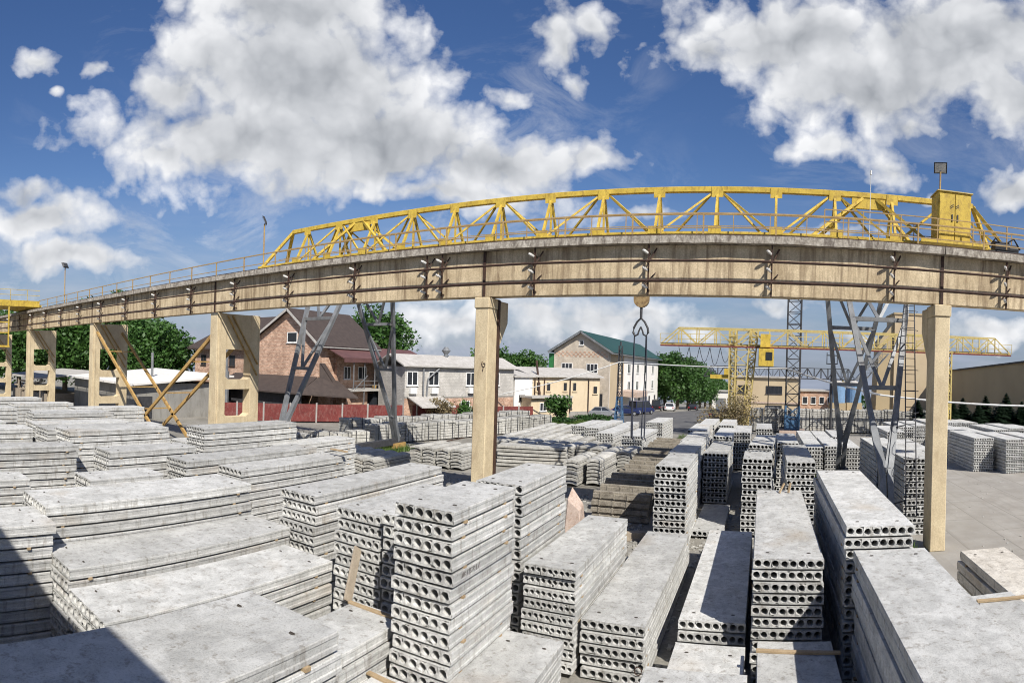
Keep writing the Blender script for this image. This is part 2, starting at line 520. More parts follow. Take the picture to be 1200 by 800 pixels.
def slab_stack(desc, X, Y, W, L, ztop, holes, nvis, rz=0., old=False, battens=True, jig=1.0, group=None):
    """one stack: the top nvis slabs are things of their own, what lies under them is left to REST"""
    nl = max(1, round(ztop / PITCH))
    xc = X + W / 2
    for k in range(nl):
        z = ztop - .203 - PITCH * k
        dx = R.uniform(-.026, .026) * jig; dy = R.uniform(-.04, .04) * jig; dr = R.uniform(-.006, .006) * jig
        if k < nvis and N_SLAB[0] < 300:
            me = slab_mesh(W, L, holes, R.randrange(3), old)[0]
            o = bpy.data.objects.new('hollow_core_slab', me)
            o.location = (xc + dx, Y + dy, z); o.rotation_euler.z = rz + dr
            COL.objects.link(o)
            N_SLAB[0] += 1
            tag(o, ('topmost slab of %s' if k == 0 else ordinal(k) + ' slab from the top of %s') % desc, 'concrete slab', 'hollow core slabs in the stacks')
        else:
            add_rest(W, L, holes, xc + dx, Y + dy, z, rz + dr)
        if k < nl - 1 or True:
            # timber spacers under the slab near both ends
            for e, yy in ((0, .45), (1, L - .45)):
                mb = MB()
                ext0 = R.uniform(-.04, .03); ext1 = R.uniform(-.05, .035)
                c, s_ = math.cos(rz), math.sin(rz)
                x0, x1 = -W / 2 - ext0, W / 2 + ext1
                yl = yy + R.uniform(-.08, .08)
                pa = (xc + dx + x0 * c - yl * s_, Y + dy + x0 * s_ + yl * c, z - .024)
                pb = (xc + dx + x1 * c - yl * s_, Y + dy + x1 * s_ + yl * c, z - .024)
                if battens and e == 0 and k < min(nvis, 9) and N_BATTEN[0] < 150 and k < nl - 1:
                    mb.bar(pa, pb, .075, .045)
                    N_BATTEN[0] += 1
                    centred(mb, 'timber_spacer', M['wood'], pa, ('spacer under the %s slab of %s') % ('top' if k == 0 else ordinal(k), desc), 'timber spacer', 'timber spacers between the slabs')
                else:
                    REST_BATTENS.bar(pa, pb, .075, .045)

S = slab_stack
# nearest stacks left of the middle
S('the nearest tall stack of six-hole slabs', -5.8, 8.15, 1.15, 2.4, 4.25, 6, 12, jig=.8)
S('the tall stack directly behind the nearest one', -6.5, 12.4, 1.2, 3.1, 3.89, 6, 9)
S('the narrow stack peeking out behind the nearest', -6.9, 9.3, 1.0, 3.4, 3.65, 5, 7, battens=False)
S('the tall seven-hole stack by the leaning plank', -8.3, 9.5, 1.2, 3.4, 3.5, 7, 10)
S('the long stack left of the leaning-plank stack', -10.83, 10.25, 1.2, 5.8, 3.37, 7, 9)
S('the wide stack with holes at far left edge', -13.5, 4.45, 1.6, 5.7, 3.3, 8, 5)
S('the half-shaded tall stack at left edge', -12.75, -1.6, 1.5, 6.0, 3.12, 8, 9)
S('the long pale stack beside the half-shaded tall one', -11.8, 4.36, 1.5, 5.75, 2.5, 8, 4)
S('the low long stack behind the nearest slab', -10.15, 4.3, 1.55, 5.45, 2.2, 8, 6)
S('the nearest stack in the lower left corner', -5.67, -1.1, 1.5, 6.0, 3.66, 8, 4, battens=False)
S('the short stack carrying the leaning plank', -7.2, 6.2, 1.2, 2.7, 1.95, 6, 4)
S('the low stack at bottom beside the nearest tall one', -5.9, 4.95, 1.2, 2.95, 1.4, 6, 1)
S('the rough low stack right of the nearest', -4.6, 4.6, 1.2, 5.8, 1.5, 6, 4, battens=False, rz=rad(1.5))
# the lane in the middle of the yard, left to right
S('the nine-hole stack in the middle lane', -5.0, 11.92, 1.2, 4.7, 2.33, 9, 8)
S('the long stack marked with a ring', -3.7, 12.08, 1.4, 7.3, 1.25, 8, 5)
S('the flat stack half covered by shadow', -1.74, 13.06, 1.5, 7.6, 1.08, 8, 4)
S('the low stack just before the half-shadowed one', -1.75, 9.75, 1.5, 2.85, .8, 8, 1)
S('the pale stack at the bottom centre right', -1.8, 4.4, 1.65, 5.05, 1.8, 8, 1)
S('the eight-hole stack left of the dark gap', -.11, 12.48, 1.5, 7.4, 2.72, 8, 8)
S('the shaded stack with a batten across it', .04, 5.6, 1.5, 6.3, 1.25, 8, 2)
S('the tall stack reaching under the runway beam', 1.83, 12.45, 1.5, 7.5, 3.4, 8, 12)
S('the nearest stack in the lower right corner', 2.0, 4.6, 1.56, 7.7, 2.95, 8, 10, battens=False)
S('the brown weathered stack behind the right column', 4.95, 8.0, 1.2, 6.0, 2.3, 6, 4, old=True)
S('the pale low stack at right edge', 3.72, 4.0, 1.05, 6.4, 2.55, 6, 2)
# second lane
S('the tall six-hole stack beside the dark beams', -3.89, 21.3, 1.2, 3.6, 3.14, 6, 11)
S('the tall shaded stack left of the middle', -2.9, 29.4, 1.2, 5.4, 2.58, 6, 9)
S('the stack right behind the dark-beam one', -4.2, 26.2, 1.2, 5.5, 2.97, 6, 3)
S('the lone slab lying between the tall middle stacks', -2.7, 23.3, 1.25, 4.9, .32, 6, 1)
S('the tall narrow stack right of the open gap', -.76, 23.67, 1.2, 2.4, 3.2, 6, 11)
S('the crooked dark stack behind the open gap', -.72, 29.9, 1.2, 5.0, 3.0, 6, 5, rz=rad(-3), jig=4)
S('the stack left of the tall under-beam stack', 1.05, 24.28, 1.2, 6.1, 3.02, 6, 10)
S('the tall many-hole stack behind the crane ladder', 5.96, 24.1, 1.5, 5.5, 3.2, 8, 11)
S('the third stack behind the dark beams', -4.5, 32.4, 1.2, 5.6, 2.8, 6, 3)
S('the shaded stack farther up the middle aisle', -3.1, 37.2, 1.2, 6.0, 2.6, 6, 3)
S('the slim tall stack by the yellow crane leg', -1.95, 40.2, 1.15, 5.6, 2.6, 6, 9)
S('the row-end stack by the dry bush', -.45, 43.2, 1.2, 5, 2.6, 6, 5)
S('the second stack left of the ladder', .85, 33.0, 1.2, 5.4, 2.8, 6, 4)
# far left lanes
S('the stack on the left by the cream column', -16.65, 10.47, 1.2, 6, 3.3, 7, 4)
S('the overhanging stack right of the cream column', -15.3, 11.58, 1.2, 5, 3.13, 6, 4)
S('the offset stack behind the long left stacks', -18.4, 8.6, 1.2, 3.4, 3.45, 7, 5)
S('the small stack between the long left stacks', -16.57, 7.1, 1.2, 2.5, 3.0, 7, 3)
S('the five-layer stack at the left edge', -21.5, 2.8, 1.2, 6, 3.2, 7, 5)
S('the stack hiding the foot of a two-legged column', -20.6, 13.9, 1.3, 5.2, 3.75, 7, 6)
for nm, a in (('the low far stack by the left edge', (-18.1, .5, 1.2, 5.3, 2.8, 6, 2)),
              ('the layered stack before the rusty cross braces', (-22.8, 8.9, 1.5, 4.6, 3.6, 8, 5)),
              ('the stack left of the layered brace stack', (-24.6, 8.6, 1.5, 4.8, 3.45, 8, 3)),
              ('the far left edge stack with level layers', (-27, 2.8, 1.5, 6, 3.2, 8, 3)),
              ('the far stack below the second cream column', (-29.25, 9.7, 1.25, 4.5, 3.6, 6, 3))):
    S(nm, *a)
# past the three hundred: far rows that read as a mass
for a in ((-4.9, 38.6, 1.2, 5.5, 2.8, 6, 0), (-3.35, 45.3, 1.2, 6, 2.6, 6, 0), (-4.9, 45.5, 1.2, 6, 2.6, 6, 0), (2.9, 38.6, 1.15, 5.6, 1.9, 6, 0), (4.15, 38.5, 1.15, 5.6, 2.0, 6, 0), (5.4, 38.6, 1.15, 5.6, 1.9, 6, 0),
          (2.9, 44.5, 1.15, 5.6, 1.9, 6, 0), (4.15, 44.5, 1.15, 5.6, 1.9, 6, 0), (5.4, 44.5, 1.15, 5.6, 2.0, 6, 0),
          (5.96, 30, 1.5, 5.5, 2.9, 8, 0), (7.8, 31, 1.5, 5.5, 2.7, 8, 0), (5.6, 31.0, .1, .1, .05, 1, 0),
          (14.9, 39.6, 1.5, 6, 2.4, 8, 0), (16.8, 38.2, 1.5, 6, 2.4, 8, 0), (18.7, 38.0, 1.5, 6, 2.4, 8, 0), (15.2, 46.2, 1.5, 6, 2.4, 8, 0), (17, 46, 1.5, 6, 2.2, 8, 0), (19, 46, 1.5, 6, 2.4, 8, 0), (13.2, 50.5, 1.5, 6, 2.4, 8, 0), (11.4, 49, 1.5, 6, 2.4, 8, 0), (9.6, 44.5, 1.5, 6, 2.4, 8, 0),
          (21, 47, 1.5, 6, 2.4, 8, 0), (23, 48, 1.5, 6, 2.2, 8, 0), (15.5, 53.5, 1.5, 6, 2.4, 8, 0), (17.5, 54, 1.5, 6, 2.4, 8, 0), (19.5, 55, 1.5, 6, 2.3, 8, 0),
          (-15.3, 45.5, 1.2, 6, 2.0, 6, 0), (-13.9, 44.6, 1.2, 6, 2.0, 6, 0), (-12.2, 42.2, 1.3, 6, 1.9, 6, 0), (-9.9, 40.8, 1.5, 6, 1.95, 8, 0), (-10.2, 51, 1.5, 6, 2.1, 8, 0), (-16.9, 52.5, 1.2, 6, 1.4, 6, 0), (-15.3, 52.5, 1.2, 6, 1.5, 6, 0), (-13.4, 51.5, 1.2, 6, 1.5, 6, 0),
          (-41, 12.2, 1.5, 4.5, 3.1, 8, 0), (-38, 7, 1.5, 4.5, 3.1, 8, 0), (-34, 11.5, 1.5, 4.5, 3.2, 8, 0), (-32, 4, 1.5, 5, 2.9, 8, 0), (-27.6, 9.2, 1.3, 5, 3.3, 8, 0), (-26, 10.2, 1.3, 5, 3.3, 8, 0), (-19.6, 17.2, 1.3, 5, 2.9, 8, 0), (-21.2, 17.2, 1.3, 5, 2.6, 8, 0), (-46, 11, 1.5, 5, 3.1, 8, 0), (-44, 5, 1.5, 5, 3.1, 8, 0), (-50, 8, 1.5, 5, 3.1, 8, 0), (-24.5, 15.5, 1.5, 5, 2.6, 8, 0), (-36, 14.8, 1.5, 5, 3.2, 8, 0)):
    if a[2] > .2:
        S('far', *a)
o = tag(REST.build('stacked_slabs', M['slab']), 'remaining pale hollow core slabs low in the stacks and far across the yard', 'concrete slabs', None, 'stuff')
o = tag(REST_BATTENS.build('timber_battens', M['wood']), 'small timber battens sticking out between the stacked slabs', 'timber battens', None, 'stuff')

# painted ring mark on a slab end
# loose timber
def timber(p, q, w, h, label, mat='wood', up=(0, 0, 1)):
    mb = MB(); mb.bar(p, q, w, h, up)
    return centred(mb, 'timber_plank', M[mat], p, label, 'plank', bevel=.004)
timber((-7.28, 8.72, 1.97), (-7.62, 9.42, 2.78), .2, .05, 'rough weathered plank leaning against the tall seven-hole stack', 'oldwood', (1, 0, .3))
timber((-7.25, 8.74, 1.97), (-5.95, 8.74, 1.97), .09, .04, 'thin batten across the back end of the short stack')
timber((-6.0, 7.78, 1.42), (-4.65, 7.72, 1.42), .09, .04, 'batten on the low slab at bottom beside the nearest tall stack')
timber((0.0, 11.42, 1.28), (1.62, 11.32, 1.28), .09, .05, 'yellowish batten lying across the shaded low slab')
timber((3.9, 10.05, 2.58), (4.85, 9.95, 2.58), .08, .045, 'batten lying on the pale low stack at the right edge')
timber((.62, 19.35, 2.73), (.78, 19.5, 3.02), .06, .05, 'left one of two short wooden stubs on the slab end')
timber((.92, 19.42, 2.73), (.98, 19.5, 3.04), .07, .05, 'right one of two short wooden stubs on the slab end')
timber((-13.75, 16.2, 3.36), (-14.6, 16.3, 3.36), .12, .05, 'short plank lying on the long left stack end')
timber((-5.6, 1.0, 3.2), (-4.0, 4.66, 3.2), .08, .0, 'x') if False else None

# ------------------------------------------------------------------ arched slabs, blocks and beams in the middle of the yard
def arched_geo(W, L, seed):
    r = random.Random(seed)
    mb = MB()
    n = 8; t = .13; rise = .09
    vs = []
    for y in (0, L):
        for k in range(n + 1):
            x = W * (k / n - .5)
            z = rise * math.sin(PI * k / n)
            j = r.uniform(-.01, .01)
            vs.append((x, y + j, z)); vs.append((x, y + j, z * .8 + t + .02))
    m = 2 * (n + 1)
    fs = []
    for k in range(n):
        a, b, c, d = 2 * k, 2 * k + 1, 2 * k + 3, 2 * k + 2
        fs.append((a, d, c, b)); fs.append((m + a, m + b, m + c, m + d))
        fs.append((b, c, m + c, m + b)); fs.append((a, m + a, m + d, d))
    fs.append((0, 1, m + 1, m)); fs.append((2 * n, m + 2 * n, m + 2 * n + 1, 2 * n + 1))
    return mb.add(vs, fs)
ARCH = []
for v in range(3):
    mb = arched_geo(.84, 3.6, v)
    me = bpy.data.meshes.new('arched_slab'); me.from_pydata(mb.v, [], mb.f); me.materials.append(M['block']); me.update()
    ARCH.append((me, mb))
REST_ARCH = MB()
n_arch = 0
def arched_stack(desc, x, y, layers, vis, rz=0.):
    for k in range(layers):
        z = .1 + (layers - 1 - k) * .2
        dx = R.uniform(-.03, .03); dy = R.uniform(-.06, .06); dr = R.uniform(-.012, .012)
        if k < vis:
            o = bpy.data.objects.new('arched_slab', ARCH[R.randrange(3)][0])
            o.location = (x + dx, y + dy, z); o.rotation_euler.z = rz + dr
            COL.objects.link(o)
            tag(o, '%s arched slab %s' % ('topmost' if k == 0 else ordinal(k) + ' from top', desc), 'arched slab', 'arched concrete slabs stacked in the yard')
        else:
            c, s_ = math.cos(rz), math.sin(rz)
            REST_ARCH.add([(x + dx + px * c - py * s_, y + dy + px * s_ + py * c, z + pz) for px, py, pz in ARCH[0][1].v], ARCH[0][1].f)
pos_w = ['leftmost', 'second', 'third', 'fourth', 'fifth', 'sixth', 'seventh', 'eighth', 'ninth', 'tenth', 'eleventh', 'twelfth']
for i in range(4):
    arched_stack('in %s stack left of the middle column' % pos_w[i], -21.2 + i * .98, 31.8 + .1 * i, 6, 5)
for i in range(5):
    arched_stack('in %s stack behind the long left slabs' % pos_w[i], -24.8 + i * .98, 26.6, 5, 3)
for i in range(2):
    arched_stack('in the %s stack beside the dark beams' % ('left' if i == 0 else 'right'), -10.45 + i * 1.12, 31.2 + .8 * i, 7, 7)
for i in range(2):
    arched_stack('in the %s second-row stack beside the dark beams' % ('left' if i == 0 else 'right'), -9.9 + i * 1.05, 36.2 + i, 6, 2)
for j, (y, nrow, x0) in enumerate(((38.3, 9, -19.2), (42.3, 7, -19.4), (46.3, 4, -19.6), (50.2, 3, -19.9))):
    for i in range(nrow):
        arched_stack('of %s stack in the %s row of the middle field' % (pos_w[i], ('front', 'second', 'third', 'rear')[j]), x0 + i * 1.02, y + R.uniform(-.15, .15), 6, 1)
tag(REST_ARCH.build('arched_slabs', M['block']), 'lower arched slabs hidden inside the stacks of the middle field', 'arched slabs', None, 'stuff')

# flat plates laid across, behind the middle column
for k in range(6):
    mb = MB()
    mb.box(-2.3, 2.3, -.75, .75, 0, .17)
    o = mb.build('flat_plate', M['block'], loc=(-14.85 + R.uniform(-.05, .05), 36.4 + R.uniform(-.04, .04), .08 + .235 * (5 - k)), rz=rad(15) + R.uniform(-.01, .01), bevel=.012)
    tag(o, '%s flat plate of the sideways stack right of the middle column' % ('topmost' if k == 0 else ordinal(k) + ' from top'), 'concrete plate', 'flat plates laid crosswise')

# dark weathered beams laid across, row running away from the camera
def trough_beam(L):
    mb = MB()
    mb.box(-L / 2, L / 2, -.19, .19, 0, .2)
    for x in (-L * .36, -L * .12, L * .12, L * .36):
        mb.box(x - .035, x + .035, -.215, .215, -.02, .235)
    mb.box(-L / 2, L / 2, -.11, .11, .2, .285)
    return mb
M['darkbeam'] = rough_mat('weathered_dark_concrete', (.22, .195, .155), (.36, .325, .265), 2.5, .95, .4, 20, .4, 0, (.07, .055, .04), .6, (2, 2, 2))
me_tb = trough_beam(2.55)
tb0 = None
for i in range(15):
    y = 25.0 + i * 1.55
    for k in range(4):
        lab = '%s beam in the %s pile of dark weathered beams' % (('top', 'second', 'third', 'lowest')[k], ['nearest', 'second nearest', 'third nearest', 'fourth nearest', 'fifth nearest', 'sixth nearest', 'seventh nearest', 'eighth nearest', 'ninth nearest', 'tenth nearest', 'eleventh nearest', 'fifth farthest', 'fourth farthest', 'third farthest', 'farthest'][i])
        if tb0 is None:
            tb0 = me_tb.build('weathered_beam', M['darkbeam'], loc=(0, 0, 0), bevel=.01); o = tb0
        else:
            o = tb0.copy(); COL.objects.link(o)
        o.location = (-6.05 - .085 * i + R.uniform(-.08, .08), y + R.uniform(-.06, .06), .06 + (3 - k) * .31)
        o.rotation_euler.z = R.uniform(-.02, .02)
        tag(o, lab, 'beam', 'dark weathered beams piled in a row')

# pallets of fence blocks (long rows left, and along the back on the right)
def block_pallet_mesh(L, D, Hh, seed, per=1):
    r = random.Random(seed)
    mb = MB()
    nl = max(3, int(Hh / .24))
    for k in range(nl):
        z = .1 + k * (Hh - .1) / nl
        nx = 2
        for i in range(nx):
            x0 = -L / 2 + L * i / nx + .015
            x1 = -L / 2 + L * (i + 1) / nx - .015
            j = r.uniform(-.05, .05); t = r.uniform(-.015, .015)
            h = (Hh - .1) / nl - .035
            mb.add([(x0, -D / 2 + j, z), (x1, -D / 2 + j, z), (x1, D / 2 + j, z), (x0, D / 2 + j, z),
                    (x0, -D / 2 + j, z + h + t), (x1, -D / 2 + j, z + h - t), (x1, D / 2 + j, z + h), (x0, D / 2 + j, z + h)],
                   [(0, 3, 2, 1), (4, 5, 6, 7), (0, 1, 5, 4), (1, 2, 6, 5), (2, 3, 7, 6), (3, 0, 4, 7)])
    return mb
def strap_mesh(L, D, Hh):
    mb = MB()
    for x in (-L * .3, L * .3):
        mb.box(x - .03, x + .03, -D / 2 - .075, -D / 2 - .06, 0, Hh + .05)
        mb.box(x - .03, x + .03, D / 2 + .06, D / 2 + .075, 0, Hh + .05)
        mb.box(x - .03, x + .03, -D / 2 - .075, D / 2 + .075, Hh + .035, Hh + .05)
    return mb
def pallet_row(p0, p1, n, D, hts, word, labs):
    dx, dy = p1[0] - p0[0], p1[1] - p0[1]
    L = math.hypot(dx, dy) / n
    a = math.atan2(dy, dx)
    first = {}
    for i in range(n):
        t = (i + .5) / n
        h = hts[i % len(hts)]
        q = (p0[0] + dx * t, p0[1] + dy * t, gz(p0[1] + dy * t) + .01)
        ob = empty('block_pallet', q, labs(i, n), 'block pallet', word)
        ob.rotation_euler.z = a + R.uniform(-.02, .02)
        key = (round(h, 2), i % 3)
        if key not in first:
            w = WORLD[ob.name]
            m1 = block_pallet_mesh(L * .96, D, h, i); m1.v = [(x + w[0], y + w[1], z + w[2]) for x, y, z in m1.v]
            m2 = strap_mesh(L * .96, D, h); m2.v = [(x + w[0], y + w[1], z + w[2]) for x, y, z in m2.v]
            first[key] = (m1.build('blocks', M['block'], ob), m2.build('straps', M['darksteel'], ob))
        else:
            for src in first[key]:
                c = src.copy(); COL.objects.link(c); c.parent = ob
ordw = ['nearest', 'second nearest', 'third nearest', 'fourth nearest', 'fifth nearest', 'sixth nearest', 'seventh nearest', 'eighth nearest', 'ninth nearest', 'tenth nearest', 'eleventh nearest', 'twelfth nearest', 'thirteenth nearest', 'fourteenth nearest', 'fifteenth nearest']
pallet_row((-29.6, 37.6), (-22.8, 59.5), 13, 1.5, (1.6, 1.7, 1.55), 'block pallets along the left row', lambda i, n: ordw[i] + ' strapped block pallet in the row toward the peach building')
pallet_row((-33.2, 38.5), (-26.2, 61.5), 13, 1.5, (1.75, 1.65, 1.8), 'block pallets in the back left row', lambda i, n: ordw[i] + ' strapped block pallet in the row before the red fence')
pallet_row((-31.0, 30.2), (-28.3, 35.6), 4, 1.4, (1.25, 1.4), 'block pallets before the left crane leg', lambda i, n: ordw[i] + ' strapped block pallet beside the left crane legs')
posr = ['leftmost', 'second', 'third', 'fourth', 'fifth', 'sixth', 'seventh', 'eighth', 'ninth', 'tenth', 'eleventh', 'twelfth', 'thirteenth', 'rightmost']
pallet_row((-1.6, 68.5), (23, 68.5), 14, 1.6, (2.7, 2.8, 2.6, 2.75), 'block pallets walling the far yard', lambda i, n: posr[i] + ' strapped block pallet from left in the far wall-like row')

# pinkish lump, gravel heap
mb = MB()
rr_ = random.Random(5)
vs = [(-9.75, 20.7, .1), (-9.1, 20.7, .1), (-9.1, 21.6, .1), (-9.8, 21.6, .1), (-9.65, 20.8, 1.75), (-9.15, 20.85, 1.35), (-9.2, 21.4, 1.5), (-9.7, 21.5, 2.1)]
vs = [(x + 2.6, y, z) for x, y, z in vs]
mb.add(vs, [(0, 3, 2, 1), (4, 5, 6, 7), (0, 1, 5, 4), (1, 2, 6, 5), (2, 3, 7, 6), (3, 0, 4, 7)])
centred(mb, 'concrete_block', M['pink'], (-6.8, 21, 0.1), 'pinkish broken concrete block behind the tall six-hole stacks', 'concrete block', bevel=.03)
mb = MB()
for x, y, w, l, h in ((-6.2, 20.95, 1.2, .9, .3), (-4.6, 22.6, .9, .6, .28), (-6.0, 22.4, .8, 1.0, .35)):
    pass
timber((-6.1, 22.0, .17), (-4.4, 22.6, .17), .3, .32, 'low concrete kerb stub on the ground before the dark beams', 'oldwood')
mb = MB(); r = random.Random(8)
def rubble(x0, x1, y0, y1, n, s0):
    for _ in range(n):
        x, y = r.uniform(x0, x1), r.uniform(y0, y1); q = s0 * r.uniform(.3, 1.4)
        vs = [(x + q * a * r.uniform(.6, 1.2), y + q * b * r.uniform(.6, 1.2), c * q * r.uniform(.5, 1.2)) for c in (0, 1) for a, b in ((-1, -1), (1, -1), (1, 1), (-1, 1))]
        mb.add(vs, [(0, 3, 2, 1), (4, 5, 6, 7), (0, 1, 5, 4), (1, 2, 6, 5), (2, 3, 7, 6), (3, 0, 4, 7)])
rubble(-7.5, -4.0, 19, 24.6, 260, .07); rubble(-4, 5.5, 20.2, 24, 420, .05); rubble(-2.6, -.8, 8, 30, 300, .05); rubble(-9.6, -7.4, 13, 30, 260, .06)
rubble(-22, -10, 17, 31, 900, .06); rubble(5, 24, 12, 36, 420, .03); rubble(-1, 1, 20, 50, 240, .06)
tag(mb.build('rubble', M['block']), 'small concrete crumbs and rubble scattered on the yard ground', 'rubble', None, 'stuff')
# ------------------------------------------------------------------ runway: columns, beams, conductor rails
BX = [6.72, -11.28, -29.44, -47.6, -65.6, -83.7]
ZB, ZT, YF = 9.48, 11.64, 21.76
def column_single(x, label):
    c = empty('runway_column', (x, 22.1, 0), label, 'column', 'concrete columns of the crane runway')
    mb = MB(); mb.box(x - .31, x + .31, 21.6, 22.6, 0, 9.0); mb.box(x - .345, x + .345, 21.55, 22.65, 9.0, 9.45)
    mb.build('shaft', M['cream'], c, bevel=.03)
    mb = MB()
    mb.prism([(x - .305, 22.653, 9.4), (x - .305, 23.5, 9.4), (x - .305, 23.5, 8.5), (x - .305, 22.603, 7.3)], (.61, 0, 0))
    mb.build('corbel', M['cream'], c, bevel=.02)
    mb = MB(); mb.box(x + .313, x + .39, 22.4, 22.56, 0, 9.4)
    mb.build('drain_pipe', M['rust'], c)
    return c
column_single(BX[1], 'single cream concrete column standing behind the nearest tall stack')
column_single(BX[0], 'cream concrete column beside the ladder-side crane leg')
mb = MB()
for pts in ([(-.06, .3), (-.09, .2), (-.06, .08), (0, .02), (.06, .05), (.09, .15), (.04, .22), (-.02, .2)], [(.0, .0), (-.03, -.2)]):
    mb.tube([(BX[1] + .14 + a * .9, 21.594, 6.55 + b * .8) for a, b in pts], .02, 5)
centred(mb, 'painted_mark', M['rust'], (BX[1], 21.59, 6.4), 'small rusty painted loop mark on the single cream column', 'mark')
def column_double(x, label):
    c = empty('runway_column', (x, 23.4, 0), label, 'column', 'concrete columns of the crane runway')
    y0, y1 = 21.7, 25.2
    mb = MB(); mb.box(x - .36, x + .36, y0, y0 + .75, 0, 9.44)
    mb.box(x - .40, x + .40, y0 + .12, y0 + .3, 0, 9.15)
    mb.build('branch', M['cream'], c, bevel=.02)
    mb = MB(); mb.box(x - .36, x + .36, y1 - .75, y1, 0, 9.44); mb.build('branch', M['cream'], c, bevel=.02)
    mb = MB(); mb.box(x - .34, x + .34, y0 + .753, y1 - .753, 7.2, 9.42); mb.build('head', M['cream'], c)
    for z in (.2, 2.5, 4.85):
        mb = MB()
        mb.add([(x + sx * .34, yy, zz) for sx in (-1, 1) for yy, zz in ((y0 + .753, z - .15), (y1 - .753, z - .15), (y1 - .753, z + .62), (y1 - 1.0, z + .45), (y0 + 1.0, z + .45), (y0 + .753, z + .62))],
               [tuple(range(6)), tuple(range(11, 5, -1))] + [(k, k + 6, (k + 1) % 6 + 6, (k + 1) % 6) for k in range(6)])
        mb.build('rung', M['cream'], c)
    for ya, yb_, za in ((.75, .25, 5.6), (1.15, .2, 6.3)):
        mb = MB(); mb.bar((x + .43, y0 + ya, 9.3), (x + .43, y1 - yb_, za), .08)
        mb.build('brace', M['rustyellow'], c)
    return c
column_double(BX[2], 'two-legged cream column before the brown roofed brick house')
column_double(BX[3], 'two-legged cream column in front of the dense trees left of the shed')
column_double(BX[4], 'two-legged cream column just right of the yellow crane end')
column_double(BX[5], 'leftmost two-legged cream column under the yellow crane end')

ends = [11.7] + BX
spanname = ['right-hand beam span past the right column', 'middle beam span carrying the hook view between single columns', 'beam span before the brick house gable', 'beam span above the rusty cross braces', 'beam span before the leafy trees', 'last beam span at the yellow crane end']
for i in range(6):
    x1, x0 = ends[i] - .02, ends[i + 1] + .02
    b = empty('runway_beam', ((x0 + x1) / 2, YF, ZB), 'stained concrete ' + spanname[i], 'beam', 'concrete beams of the crane runway')
    mb = MB()
    mb.box(x0, x1, YF, YF + .6, ZB, ZT - .28)
    mb.build('web', M['beam'], b, bevel=.015)
    mb = MB()
    n = int((x1 - x0) / .7)
    vs = []
    for q in range(n + 1):
        x = x0 + (x1 - x0) * q / n
        jf = R.uniform(-.02, .025); jz = R.uniform(-.015, .015)
        vs += [(x, YF - .36 + jf, ZT - .28 + jz), (x, YF - .36 + jf, ZT + jz * .4), (x, 23.0, ZT), (x, 23.0, ZT - .28)]
    fs = []
    for q in range(n):
        for k in range(4):
            fs.append((q * 4 + k, q * 4 + (k + 1) % 4, (q + 1) * 4 + (k + 1) % 4, (q + 1) * 4 + k))
    fs += [(0, 3, 2, 1), tuple(n * 4 + k for k in range(4))]
    mb.add(vs, fs)
    mb.build('flange', M['cap'], b)
    mb = MB(); mb.box(x0, x1, YF + .1, YF + .18, ZT + .021, ZT + .15); mb.box(x0, x1, YF + .06, YF + .24, ZT + .001, ZT + .02)
    mb.build('crane_rail', M['rust'], b)
    # brackets with three white insulators each
    xb = .19 + 4.58 * math.ceil((x0 - .18) / 4.58)
    bx = []
    while xb < x1 - .1:
        bx.append(xb); xb += 4.58
    for xq in bx:
        dbl = (0,) if abs(xq + 13.55) > .3 else (-.48, .3)
        for dd in dbl:
            x = xq + dd
            mb = MB()
            mb.bar((x, YF - .2, ZB - .04), (x, YF - .2, ZT - .3), .06, .06)
            for zz in (ZT - .62, ZB + .15):
                mb.bar((x, YF - .17, zz), (x, YF - .002, zz), .06, .06)
            mb.bar((x + .04, YF - .2, ZT - .9), (x + .27, YF - .01, ZT - .4), .045, .045)
            mb.bar((x - .18, YF - .2, ZB + .33), (x + .24, YF - .03, ZB + .82), .04, .04)
            for zz in (ZB + .43, ZB + 1.16):
                mb.bar((x, YF - .17, zz), (x, YF - .52, zz), .05, .05)
            br = mb.build('bracket', M['rust'], b)
            for zz in (ZB + .2, ZB + .86, ZB + 1.5):
                mb = MB(); mb.tube([(x - .04, YF - .23, zz + .03), (x - .13, YF - .36, zz + .09), (x - .18, YF - .42, zz + .12)], [.05, .06, .035], 8)
                mb.build('insulator', M['porcelain'], br)
    if i < 5:
        mb = MB(); mb.box(x0 - .09, x0 + .03, YF - .04, YF - .004, ZB - .03, ZT - .285)
        mb.build('joint_strap', M['rust'], b)
for z, r_, lab in ((ZB + 1.2, .05, 'upper'), (ZB + .46, .06, 'lower')):
    mb = MB()
    pts = []
    x = 11.6
    while x > -81:
        pts.append((x, YF - .45, z + R.uniform(-.012, .012))); x -= 2.1
    mb.tube(pts, r_, 6)
    centred(mb, 'conductor_rail', M['rust'], (11.6, YF - .45, z), lab + ' dark rusty conductor rail running along the concrete beam', 'conductor rail', 'conductor rails on the runway')
# railing along the walkway on top
def railing(name, p0, p1, hgt, step, label, mat, cat='railing', group=None):
    p0 = Vector(p0); p1 = Vector(p1)
    n = max(1, round((p1 - p0).length / step))
    ob = empty(name, tuple(p0), label, cat, group)
    mb = MB()
    mb.bar(p0 + Vector((0, 0, hgt)), p1 + Vector((0, 0, hgt)), .06, .06)
    mb.build('top_rail', M[mat], ob)
    mb = MB(); mb.bar(p0 + Vector((0, 0, hgt * .52)), p1 + Vector((0, 0, hgt * .52)), .04, .04); mb.build('mid_rail', M[mat], ob)
    for k in range(n + 1):
        q = p0.lerp(p1, k / n)
        mb = MB(); mb.bar(q, q + Vector((0, 0, hgt - .031)), .06, .06); mb.build('post', M[mat], ob)
    return ob
railing('walkway_railing', (11.6, 22.7, ZT), (-64.5, 22.7, ZT), 1.15, 2.8, 'rusty faded railing along the walkway on the concrete beam', 'railing')

